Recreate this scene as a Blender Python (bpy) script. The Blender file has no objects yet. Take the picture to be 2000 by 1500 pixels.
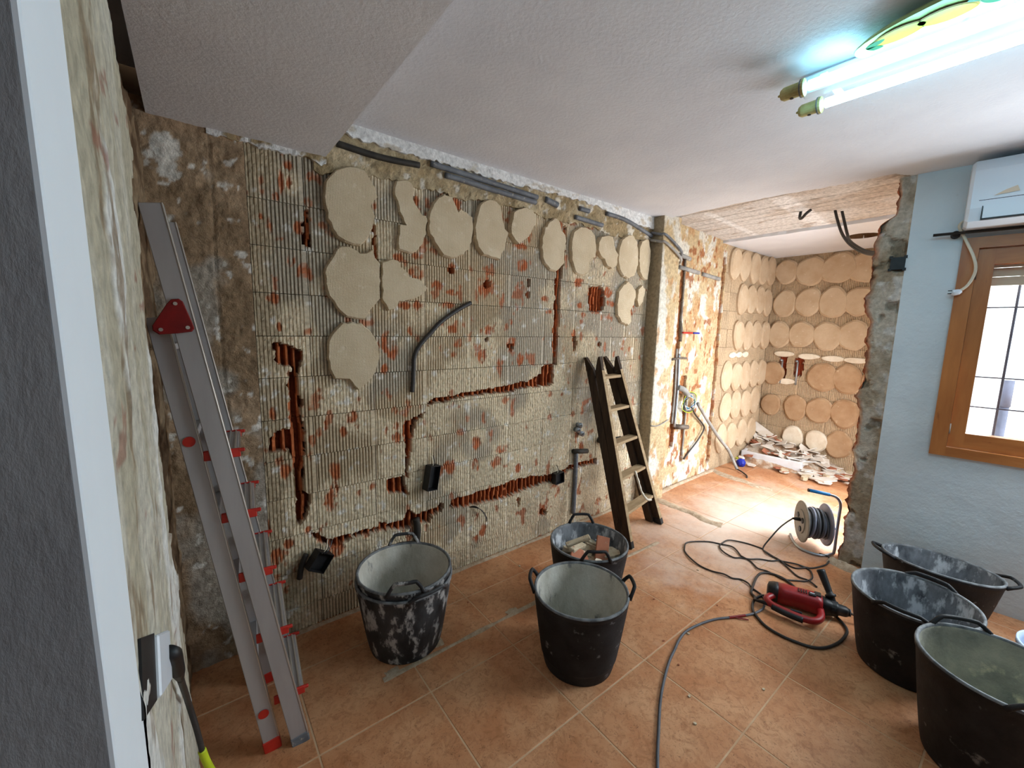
import bpy, bmesh, math, random
import numpy as np
from mathutils import Vector, Matrix

random.seed(7)
rng = np.random.default_rng(11)
scene = bpy.context.scene
COL = scene.collection

# ---------------------------------------------------------------- camera
def camera_matrix():
    yaw, pit, roll = [math.radians(a) for a in (52.17834, 7.79571, -1.135498)]
    f = Vector((math.cos(yaw) * math.cos(pit), math.sin(yaw) * math.cos(pit), -math.sin(pit)))
    r = Vector((math.sin(yaw), -math.cos(yaw), 0))
    d = f.cross(r)
    c, s = math.cos(roll), math.sin(roll)
    R, D = c * r + s * d, -s * r + c * d
    m = Matrix((R, -D, -f)).transposed().to_4x4()
    m.translation = Vector((0.0, -2.184, 1.57))
    return m
cam_data = bpy.data.cameras.new('camera')
cam_data.sensor_width = 36.0
cam_data.lens = 803.2269 / 2000 * 36
cam_data.clip_start = 0.02
cam = bpy.data.objects.new('camera', cam_data)
cam.matrix_world = camera_matrix()
COL.objects.link(cam)
scene.camera = cam

# ---------------------------------------------------------------- world, sun, daylight
vs = scene.view_settings
vs.view_transform = 'Standard'
vs.look = 'None'
vs.exposure = 0.40
vs.gamma = 1.0
vs.use_curve_mapping = False
world = bpy.data.worlds.new('daylight')
scene.world = world
world.use_nodes = True
bg = world.node_tree.nodes['Background']
bg.inputs[0].default_value = (0.80, 0.91, 1.0, 1)
bg.inputs[1].default_value = 9.0

def area(name, loc, direction, sx, sy, power, color):
    l = bpy.data.lights.new(name, 'AREA')
    l.shape = 'RECTANGLE'
    l.size, l.size_y, l.energy, l.color = sx, sy, power, color
    o = bpy.data.objects.new(name, l)
    o.location = loc
    o.rotation_euler = Vector(direction).to_track_quat('-Z', 'Y').to_euler()
    COL.objects.link(o)
    return o
# daylight through the patio door of the far room (its opening is in wall_far_side, out of frame)
area('patio_door_daylight', (4.32, -1.77, 1.08), (-0.40, 1, -0.45), 1.25, 1.9, 40, (0.98, 0.985, 1.0))
# daylight through the window in the white wall
area('window_daylight', (3.46, -2.62, 1.5), (-1, 0.1, -0.18), 0.9, 1.0, 42, (0.84, 0.93, 1.0))

# ---------------------------------------------------------------- helpers
def lin(c):
    return tuple(((v / 255) / 12.92 if v / 255 <= 0.04045 else ((v / 255 + 0.055) / 1.055) ** 2.4) for v in c)
def rgba(c):
    return lin(c) + (1,)

def tag(o, label=None, cat=None, group=None, kind=None):
    for k, v in (('label', label), ('category', cat), ('group', group), ('kind', kind)):
        if v:
            o[k] = v
    return o
def empty(name, loc=(0, 0, 0), rz=0.0, label=None, cat=None, group=None):
    o = bpy.data.objects.new(name, None)
    o.empty_display_size = 0.05
    o.location = loc
    o.rotation_euler = (0, 0, rz)
    COL.objects.link(o)
    return tag(o, label, cat, group)
def link(name, me, parent=None):
    o = bpy.data.objects.new(name, me)
    if parent is not None:
        o.parent = parent
    COL.objects.link(o)
    return o

class MB:
    """collects shapes for one mesh"""
    def __init__(self):
        self.v, self.f, self.m = [], [], []
    def add(self, vs_, fs_, mi=0):
        n = len(self.v)
        self.v += [tuple(p) for p in vs_]
        self.f += [tuple(i + n for i in f) for f in fs_]
        self.m += [mi] * len(fs_)
        return self
    def box(self, c, s, rot=None, mi=0, ch=0.0):
        h = [a / 2 for a in s]
        if ch > 0:
            k = min(ch, min(h) * 0.49)
            vs_, idx = [], {}
            for a in range(3):
                for sg in (-1, 1):
                    b, d = (a + 1) % 3, (a + 2) % 3
                    for sb in (-1, 1):
                        for sd in (-1, 1):
                            p = [0, 0, 0]
                            p[a], p[b], p[d] = sg * h[a], sb * (h[b] - k), sd * (h[d] - k)
                            idx[(a, sg, sb, sd)] = len(vs_)
                            vs_.append(p)
            fs_ = []
            for a in range(3):
                for sg in (-1, 1):
                    q = [idx[(a, sg, -1, -1)], idx[(a, sg, 1, -1)], idx[(a, sg, 1, 1)], idx[(a, sg, -1, 1)]]
                    fs_.append(q if sg > 0 else q[::-1])
            for a in range(3):               # edges along axis a
                b, d = (a + 1) % 3, (a + 2) % 3
                for sb in (-1, 1):
                    for sd in (-1, 1):
                        q = [idx[(b, sb, sd, -1)], idx[(b, sb, sd, 1)], idx[(d, sd, 1, sb)], idx[(d, sd, -1, sb)]]
                        fs_.append(q)
            for sx in (-1, 1):
                for sy in (-1, 1):
                    for sz in (-1, 1):
                        fs_.append([idx[(0, sx, sy, sz)], idx[(1, sy, sz, sx)], idx[(2, sz, sx, sy)]])
        else:
            vs_ = [(x * h[0], y * h[1], z * h[2]) for x in (-1, 1) for y in (-1, 1) for z in (-1, 1)]
            fs_ = [(0, 1, 3, 2), (4, 6, 7, 5), (0, 4, 5, 1), (2, 3, 7, 6), (0, 2, 6, 4), (1, 5, 7, 3)]
        c = Vector(c)
        vs_ = [(c + (rot @ Vector(p) if rot is not None else Vector(p))) for p in vs_]
        return self.add(vs_, fs_, mi)
    def beam(self, a, b, w, h, up=(0, 0, 1), mi=0, ch=0.0):
        """box from a to b; w across, h along up"""
        a, b = Vector(a), Vector(b)
        z = (b - a).normalized()
        x = Vector(up).cross(z).normalized()
        y = z.cross(x)
        return self.box((a + b) / 2, (w, h, (b - a).length), Matrix((x, y, z)).transposed(), mi, ch)
    def tube(self, pts, r, n=8, mi=0, closed=False, caps=True, sx=1.0):
        pts = [Vector(p) for p in pts]
        m = len(pts)
        rr = r if isinstance(r, (list, tuple)) else [r] * m
        tang = []
        for i in range(m):
            if closed:
                t = pts[(i + 1) % m] - pts[i - 1]
            else:
                t = pts[min(i + 1, m - 1)] - pts[max(i - 1, 0)]
            tang.append(t.normalized() if t.length > 1e-9 else Vector((0, 0, 1)))
        ref = Vector((0, 0, 1)) if abs(tang[0].z) < 0.9 else Vector((1, 0, 0))
        x = (ref - tang[0] * ref.dot(tang[0])).normalized()
        vs_, fs_ = [], []
        for i in range(m):
            x = (x - tang[i] * x.dot(tang[i]))
            x = x.normalized() if x.length > 1e-6 else tang[i].orthogonal().normalized()
            y = tang[i].cross(x)
            for k in range(n):
                a = 2 * math.pi * k / n
                vs_.append(pts[i] + rr[i] * (math.cos(a) * x * sx + math.sin(a) * y))
        for i in range(m if closed else m - 1):
            for k in range(n):
                j = (i + 1) % m
                fs_.append((i * n + k, i * n + (k + 1) % n, j * n + (k + 1) % n, j * n + k))
        if caps and not closed:
            fs_.append(tuple(range(n))[::-1])
            fs_.append(tuple((m - 1) * n + k for k in range(n)))
        return self.add(vs_, fs_, mi)
    def lathe(self, prof, n=32, c=(0, 0, 0), axis=None, mi=None, ov=(1, 1)):
        """prof: list of (r, z[, material]) around local z"""
        vs_, fs_, ms = [], [], []
        c = Vector(c)
        for p in prof:
            for k in range(n):
                a = 2 * math.pi * k / n
                q = Vector((p[0] * math.cos(a) * ov[0], p[0] * math.sin(a) * ov[1], p[1]))
                vs_.append(c + (axis @ q if axis is not None else q))
        for i in range(len(prof) - 1):
            for k in range(n):
                fs_.append((i * n + k, i * n + (k + 1) % n, (i + 1) * n + (k + 1) % n, (i + 1) * n + k))
                ms.append(prof[i][2] if len(prof[i]) > 2 else (mi or 0))
        nb = len(self.v)
        self.v += [tuple(p) for p in vs_]
        self.f += [tuple(i + nb for i in f) for f in fs_]
        self.m += ms
        return self
    def prism(self, poly, frame, t, mi=0, inset=0.0):
        """poly (u,w) list extruded by t along frame normal; frame(u, w, d) -> point"""
        n = len(poly)
        cu = sum(p[0] for p in poly) / n
        cw = sum(p[1] for p in poly) / n
        vs_ = [frame(u, w, 0) for u, w in poly]
        if inset > 0:
            vs_ += [frame(u, w, t * 0.6) for u, w in poly]
            vs_ += [frame(u + (cu - u) * inset, w + (cw - w) * inset, t) for u, w in poly]
            L = 3
        else:
            vs_ += [frame(u, w, t) for u, w in poly]
            L = 2
        fs_ = [tuple(range(n))[::-1], tuple((L - 1) * n + k for k in range(n))]
        for l in range(L - 1):
            for k in range(n):
                fs_.append((l * n + k, l * n + (k + 1) % n, (l + 1) * n + (k + 1) % n, (l + 1) * n + k))
        return self.add(vs_, fs_, mi)
    def build(self, name, mats, parent=None, smooth=False, fix=True):
        me = bpy.data.meshes.new(name)
        me.from_pydata(self.v, [], self.f)
        if not isinstance(mats, (list, tuple)):
            mats = [mats]
        for m in mats:
            me.materials.append(m)
        if len(mats) > 1:
            me.polygons.foreach_set('material_index', self.m)
        if fix:
            bm = bmesh.new()
            bm.from_mesh(me)
            bmesh.ops.recalc_face_normals(bm, faces=bm.faces)
            bm.to_mesh(me)
            bm.free()
        if smooth:
            me.polygons.foreach_set('use_smooth', [True] * len(me.polygons))
        return link(name, me, parent)

def grid_mesh(name, P, mat, col=None, parent=None, smooth=True, flip=False):
    """P: (rows, cols, 3) array -> grid surface; col: (rows, cols, 3) linear colours"""
    R, Cc = P.shape[:2]
    me = bpy.data.meshes.new(name)
    me.vertices.add(R * Cc)
    me.vertices.foreach_set('co', np.ascontiguousarray(P.reshape(-1), dtype=np.float32))
    i = np.arange((R - 1) * (Cc - 1))
    a = (i // (Cc - 1)) * Cc + i % (Cc - 1)
    q = np.stack([a, a + 1, a + Cc + 1, a + Cc], 1)
    if flip:
        q = q[:, ::-1]
    nf = len(q)
    me.loops.add(nf * 4)
    me.loops.foreach_set('vertex_index', np.ascontiguousarray(q.reshape(-1), dtype=np.int32))
    me.polygons.add(nf)
    me.polygons.foreach_set('loop_start', np.arange(nf, dtype=np.int32) * 4)
    me.polygons.foreach_set('use_smooth', np.full(nf, smooth))
    me.update(calc_edges=True)
    if col is not None:
        at = me.color_attributes.new('pigment', 'FLOAT_COLOR', 'POINT')
        c4 = np.ones((R * Cc, 4), np.float32)
        c4[:, :3] = col.reshape(-1, 3)
        at.data.foreach_set('color', c4.reshape(-1))
    me.materials.append(mat)
    return link(name, me, parent)

# value noise for sculpting
_T = rng.random((256, 256))
def vn(x, y):
    xi, yi = np.floor(x).astype(int), np.floor(y).astype(int)
    fx, fy = x - xi, y - yi
    fx, fy = fx * fx * (3 - 2 * fx), fy * fy * (3 - 2 * fy)
    a, b = _T[xi & 255, yi & 255], _T[(xi + 1) & 255, yi & 255]
    c, d = _T[xi & 255, (yi + 1) & 255], _T[(xi + 1) & 255, (yi + 1) & 255]
    return (a * (1 - fx) + b * fx) * (1 - fy) + (c * (1 - fx) + d * fx) * fy
def fbm(x, y, o=4, g=0.5):
    s, a, t = 0, 1.0, 0
    for k in range(o):
        s = s + a * vn(x * 2 ** k + 17.3 * k, y * 2 ** k + 9.1 * k)
        t += a
        a *= g
    return s / t
def sstep(a, b, x):
    t = np.clip((x - a) / (b - a), 0, 1)
    return t * t * (3 - 2 * t)
def inpoly(u, w, poly):
    r = np.zeros(u.shape, bool)
    n = len(poly)
    for i in range(n):
        (x1, y1), (x2, y2) = poly[i], poly[(i + 1) % n]
        if y1 == y2:
            continue
        c = ((y1 > w) != (y2 > w)) & (u < (x2 - x1) * (w - y1) / (y2 - y1) + x1)
        r ^= c
    return r
def spline(pts, sub=6):
    P = [Vector(p) for p in pts]
    out = []
    for i in range(len(P) - 1):
        a, b, c, d = P[max(i - 1, 0)], P[i], P[i + 1], P[min(i + 2, len(P) - 1)]
        for k in range(sub):
            t = k / sub
            out.append(0.5 * ((2 * b) + (c - a) * t + (2 * a - 5 * b + 4 * c - d) * t * t + (3 * b - a - 3 * c + d) * t ** 3))
    out.append(P[-1])
    return out

# ---------------------------------------------------------------- materials
def mat(name, c1, c2=None, c3=None, scale=8.0, rough=0.8, bump=0.0, bscale=60.0, spec=0.3, metal=0.0,
        stretch=(1, 1, 1), lo=0.35, hi=0.65, attr=False, c3lo=0.62, c3scale=None, detail=6.0, bdist=0.01):
    m = bpy.data.materials.new(name)
    m.use_nodes = True
    nt = m.node_tree
    N, L = nt.nodes, nt.links
    b = N['Principled BSDF']
    b.inputs['Roughness'].default_value = rough
    b.inputs['Specular IOR Level'].default_value = spec
    b.inputs['Metallic'].default_value = metal
    tc = N.new('ShaderNodeTexCoord')
    mp = N.new('ShaderNodeMapping')
    mp.inputs['Scale'].default_value = stretch
    L.new(tc.outputs['Object'], mp.inputs[0])
    def noise(s, d=detail, r=0.6):
        n = N.new('ShaderNodeTexNoise')
        n.inputs['Scale'].default_value = s
        n.inputs['Detail'].default_value = d
        n.inputs['Roughness'].default_value = r
        L.new(mp.outputs[0], n.inputs['Vector'])
        return n
    def ramp(src, a, z):
        r = N.new('ShaderNodeMapRange')
        r.inputs['From Min'].default_value = a
        r.inputs['From Max'].default_value = z
        L.new(src, r.inputs['Value'])
        return r.outputs[0]
    def mix(fac, a, z):
        x = N.new('ShaderNodeMix')
        x.data_type = 'RGBA'
        if isinstance(fac, float):
            x.inputs[0].default_value = fac
        else:
            L.new(fac, x.inputs[0])
        for s, i in ((a, 6), (z, 7)):
            if isinstance(s, tuple):
                x.inputs[i].default_value = s
            else:
                L.new(s, x.inputs[i])
        return x.outputs[2]
    if attr:
        at = N.new('ShaderNodeAttribute')
        at.attribute_name = 'pigment'
        base = at.outputs['Color']
        n1 = noise(scale)
        k = N.new('ShaderNodeMix')
        k.data_type = 'RGBA'
        k.blend_type = 'MULTIPLY'
        k.inputs[0].default_value = 1.0
        L.new(base, k.inputs[6])
        g = N.new('ShaderNodeMapRange')
        g.inputs['From Min'].default_value = 0.3
        g.inputs['From Max'].default_value = 0.7
        g.inputs['To Min'].default_value = lo
        g.inputs['To Max'].default_value = hi
        L.new(n1.outputs['Fac'], g.inputs['Value'])
        L.new(g.outputs[0], k.inputs[7])
        col = k.outputs[2]
        L.new(col, b.inputs['Base Color'])
    elif c2 is None:
        b.inputs['Base Color'].default_value = rgba(c1)
    else:
        col = mix(ramp(noise(scale).outputs['Fac'], lo, hi), rgba(c1), rgba(c2))
        if c3 is not None:
            col = mix(ramp(noise(c3scale or scale * 2.7).outputs['Fac'], c3lo, c3lo + 0.09), col, rgba(c3))
        L.new(col, b.inputs['Base Color'])
    if bump > 0:
        bn = N.new('ShaderNodeBump')
        bn.inputs['Strength'].default_value = bump
        bn.inputs['Distance'].default_value = bdist
        L.new(noise(bscale, 8.0, 0.65).outputs['Fac'], bn.inputs['Height'])
        L.new(bn.outputs[0], b.inputs['Normal'])
    return m
def emit(name, color, strength):
    m = bpy.data.materials.new(name)
    m.use_nodes = True
    b = m.node_tree.nodes['Principled BSDF']
    b.inputs['Base Color'].default_value = (0.9, 0.95, 1, 1)
    b.inputs['Emission Color'].default_value = color + (1,)
    b.inputs['Emission Strength'].default_value = strength
    return m

M = {}
M['brickwork'] = mat('ribbed_brick', (0, 0, 0), scale=55, rough=0.93, bump=0.55, bscale=130, spec=0.1, attr=True, lo=0.78, hi=1.16, bdist=0.006)
M['core'] = mat('wall_core', (120, 96, 70), (92, 62, 42), scale=9, rough=0.95, spec=0.05)
M['dab'] = mat('tile_adhesive', (208, 191, 163), (196, 177, 147), (216, 202, 178), scale=7, rough=0.9, bump=0.8, bscale=110, spec=0.15, bdist=0.004)
def imprint(m, sc):
    nt = m.node_tree
    N, L = nt.nodes, nt.links
    b = N['Principled BSDF']
    old = b.inputs['Normal'].links[0].from_node
    tc = N.new('ShaderNodeTexCoord')
    add = N.new('ShaderNodeMath')
    add.operation = 'ADD'
    for i, ax_ in enumerate(('X', 'Z')):
        w = N.new('ShaderNodeTexWave')
        w.bands_direction = ax_
        w.inputs['Scale'].default_value = sc
        w.inputs['Distortion'].default_value = 1.2
        w.inputs['Detail'].default_value = 2
        L.new(tc.outputs['Object'], w.inputs['Vector'])
        L.new(w.outputs['Fac'], add.inputs[i])
    bp = N.new('ShaderNodeBump')
    bp.inputs['Strength'].default_value = 0.45
    bp.inputs['Distance'].default_value = 0.0016
    L.new(add.outputs[0], bp.inputs['Height'])
    L.new(old.outputs[0], bp.inputs['Normal'])
    L.new(bp.outputs[0], b.inputs['Normal'])
imprint(M['dab'], 42)
M['dab_far'] = mat('tile_adhesive_far', (202, 180, 152), (188, 162, 132), (212, 194, 170), scale=6, rough=0.85, bump=0.4, bscale=30, spec=0.2, bdist=0.006)
M['dab_far_shaded'] = mat('tile_adhesive_shaded', (182, 152, 120), (162, 128, 96), (196, 170, 140), scale=6, rough=0.85, bump=0.4, bscale=30, spec=0.2, bdist=0.006)  # darker copy of dab_far, paints shade onto the lower rows
M['dab_white'] = mat('white_adhesive', (232, 222, 204), (214, 198, 174), scale=10, rough=0.8, bump=0.3, bscale=40)
M['conduit'] = mat('grey_conduit', (112, 116, 122), (84, 88, 94), (168, 162, 148), scale=14, rough=0.55, spec=0.4)
M['conduit_light'] = mat('dusty_conduit', (160, 157, 152), (128, 126, 122), (196, 188, 172), scale=14, rough=0.7, spec=0.3)
M['conduit_dark'] = mat('black_conduit', (38, 36, 34), (58, 54, 48), (120, 112, 98), scale=20, rough=0.6, spec=0.3, c3lo=0.68)
M['ceiling'] = mat('stippled_ceiling', (224, 227, 233), (216, 219, 226), scale=3, rough=0.9, bump=0.55, bscale=62, spec=0.15, bdist=0.006)
M['paint'] = mat('white_wall_paint', (212, 222, 227), (200, 212, 219), (188, 197, 200), scale=2.2, rough=0.62, bump=0.45, bscale=9, spec=0.3, c3lo=0.66, bdist=0.02)
M['jamb'] = mat('painted_jamb', (226, 232, 238), (220, 227, 234), scale=3, rough=0.6, spec=0.25)
M['greywall'] = mat('grey_end_wall', (146, 146, 148), (132, 132, 135), scale=14, rough=0.85, bump=0.3, bscale=90, stretch=(1, 1, 0.4))  # dark grey paints in the shade on the left wall's end face
M['cement'] = mat('sculpted_render', (0, 0, 0), scale=40, rough=0.93, bump=0.85, bscale=80, spec=0.1, attr=True, lo=0.70, hi=1.22, bdist=0.011)
M['floor_dust'] = mat('cement_dust', (198, 178, 154), (170, 146, 120), (216, 204, 188), scale=30, rough=0.95, bump=0.8, bscale=120)
M['grout'] = mat('grout', (206, 172, 138), (184, 146, 112), scale=6, rough=0.95)
M['alu'] = mat('aluminium', (176, 172, 172), (160, 156, 156), (196, 194, 194), scale=9, rough=0.42, spec=0.5, metal=0.35, stretch=(1, 1, 0.15), c3lo=0.7)
M['alu_edge'] = mat('bright_aluminium', (214, 212, 208), (200, 198, 194), scale=9, rough=0.3, metal=0.8)
M['red'] = mat('red_plastic', (186, 44, 30), (164, 34, 26), scale=20, rough=0.45, spec=0.4)
M['darkred'] = mat('dark_red_plastic', (128, 20, 20), (108, 16, 18), scale=20, rough=0.4, spec=0.4)
M['oldwood'] = mat('dark_old_wood', (66, 50, 36), (44, 32, 24), (116, 104, 88), scale=12, rough=0.75, bump=0.35, bscale=50, stretch=(3, 3, 0.35), c3lo=0.66)
M['palewood'] = mat('pale_worn_wood', (176, 152, 118), (150, 124, 92), (196, 180, 154), scale=10, rough=0.75, bump=0.25, bscale=50, stretch=(0.5, 3, 3))
M['rubber'] = mat('black_rubber', (30, 30, 32), (66, 66, 68), (168, 166, 164), scale=11, rough=0.6, bump=0.2, bscale=60, spec=0.3, c3lo=0.535, c3scale=22, stretch=(1, 1, 0.5))
M['rubber_clean'] = mat('black_rubber_clean', (22, 22, 24), (46, 46, 48), (120, 120, 120), scale=7, rough=0.6, bump=0.15, bscale=60, spec=0.25, c3lo=0.62)
M['lime_in'] = mat('dried_lime_lining', (214, 211, 202), (174, 168, 154), (116, 116, 116), scale=7, rough=0.9, bump=0.5, bscale=50, c3lo=0.60, c3scale=13, stretch=(1, 1, 0.6))
M['lime_dark'] = mat('scuffed_dark_lining', (136, 139, 144), (66, 69, 74), (200, 202, 206), scale=14, rough=0.8, bump=0.3, bscale=40, c3lo=0.53, c3scale=17, stretch=(1, 1, 0.45))
M['lime_green'] = mat('greenish_grey_lining', (180, 177, 160), (116, 120, 114), (212, 206, 176), scale=5, rough=0.9, bump=0.4, bscale=50, c3lo=0.55, c3scale=9)
M['rim'] = mat('worn_rim', (128, 130, 132), (80, 82, 84), scale=24, rough=0.7)
M['pine'] = mat('varnished_pine', (178, 114, 60), (154, 92, 44), (132, 74, 36), scale=7, rough=0.4, spec=0.45, bump=0.1, bscale=30, stretch=(2, 2, 0.3), c3lo=0.64)
M['pine_h'] = mat('varnished_pine_rail', (178, 114, 60), (154, 92, 44), (132, 74, 36), scale=7, rough=0.4, spec=0.45, bump=0.1, bscale=30, stretch=(2, 0.3, 2), c3lo=0.64)
M['ac'] = mat('white_plastic', (216, 222, 230), (210, 217, 226), scale=2, rough=0.35, spec=0.5)
M['black'] = mat('black_plastic', (18, 18, 20), (30, 30, 32), scale=30, rough=0.5, spec=0.4)
M['drill_red'] = mat('red_tool_casing', (158, 28, 30), (132, 22, 26), (110, 60, 54), scale=9, rough=0.4, spec=0.45, c3lo=0.7)
M['cord'] = mat('black_cord', (40, 36, 34), (54, 50, 48), scale=12, rough=0.5, spec=0.4)
M['cord_grey'] = mat('grey_cord', (78, 80, 86), (98, 100, 106), scale=12, rough=0.5)
M['steel'] = mat('galvanised_steel', (176, 184, 192), (150, 158, 166), scale=12, rough=0.35, metal=0.8)
M['flange'] = mat('grey_reel_plastic', (146, 140, 128), (124, 118, 108), scale=10, rough=0.55)
M['flange_blue'] = mat('blue_grey_reel_plastic', (150, 152, 168), (132, 134, 150), scale=10, rough=0.5)
M['blue_grip'] = mat('blue_grip', (60, 150, 215), (48, 132, 200), scale=8, rough=0.45)
M['tubecap'] = mat('aged_beige_plastic', (196, 186, 128), (150, 138, 84), (84, 72, 40), scale=16, rough=0.5, c3lo=0.66)
M['white_metal'] = mat('white_enamel', (220, 226, 232), (208, 216, 224), scale=4, rough=0.4, spec=0.5)
M['fruit'] = mat('lemon_paint', (176, 176, 52), (150, 158, 40), scale=6, rough=0.4)
M['leafgreen'] = mat('leaf_paint', (44, 96, 66), (36, 80, 56), scale=6, rough=0.4)
M['orange_line'] = mat('ochre_outline', (150, 100, 30), rough=0.5)
M['tray'] = mat('white_ceramic', (228, 228, 232), (212, 210, 210), (196, 172, 150), scale=5, rough=0.35, spec=0.5, c3lo=0.66)
M['shard'] = mat('glazed_tile_white', (226, 220, 212), (206, 194, 180), scale=6, rough=0.4, spec=0.5)
M['shard_red'] = mat('terracotta_shard', (176, 112, 84), (150, 92, 68), (206, 186, 160), scale=10, rough=0.85)
M['plaster_chunk'] = mat('broken_plaster', (206, 190, 164), (184, 164, 136), (150, 110, 84), scale=16, rough=0.9, bump=0.6, bscale=60)
M['teal'] = mat('blue_grey_shard', (140, 158, 168), (120, 138, 150), scale=6, rough=0.5)
M['blue'] = mat('blue_plastic', (30, 50, 170), (26, 40, 140), scale=8, rough=0.4)
M['yellowgreen'] = mat('yellow_green_sleeve', (196, 206, 40), (170, 186, 30), scale=12, rough=0.5)
M['cream_cable'] = mat('cream_cable', (222, 214, 196), (206, 196, 176), scale=8, rough=0.5)
M['copper'] = mat('dirty_pipe', (120, 110, 100), (92, 82, 74), (170, 156, 138), scale=18, rough=0.6, metal=0.3)
M['ext_white'] = mat('exterior_render', (236, 236, 232), (228, 230, 228), scale=1.5, rough=0.9)
M['slat'] = mat('cream_shutter', (226, 206, 182), (214, 194, 170), scale=5, rough=0.6)
M['bar'] = mat('painted_iron', (96, 94, 110), (80, 78, 92), scale=10, rough=0.5)
M['palebucket'] = mat('pale_blue_plastic', (190, 204, 226), (176, 192, 216), scale=6, rough=0.4)
M['tubes'] = emit('fluorescent_tube', (0.34, 0.80, 1.0), 14.0)
def glass(name, color, rough=0.02, alpha_mix=0.85):
    m = bpy.data.materials.new(name)
    m.use_nodes = True
    nt = m.node_tree
    N, L = nt.nodes, nt.links
    out = N['Material Output']
    tr = N.new('ShaderNodeBsdfTransparent')
    tr.inputs[0].default_value = color + (1,)
    gl = N.new('ShaderNodeBsdfGlossy')
    gl.inputs['Roughness'].default_value = rough
    mx = N.new('ShaderNodeMixShader')
    mx.inputs[0].default_value = 1 - alpha_mix
    L.new(tr.outputs[0], mx.inputs[1])
    L.new(gl.outputs[0], mx.inputs[2])
    L.new(mx.outputs[0], out.inputs[0])
    return m
M['pane'] = glass('window_glass', (0.96, 0.98, 0.98), 0.01, 0.93)
M['green_glass'] = mat('green_glass', (186, 206, 140), (166, 196, 136), (120, 166, 120), scale=3, rough=0.15, spec=0.6)

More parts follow.
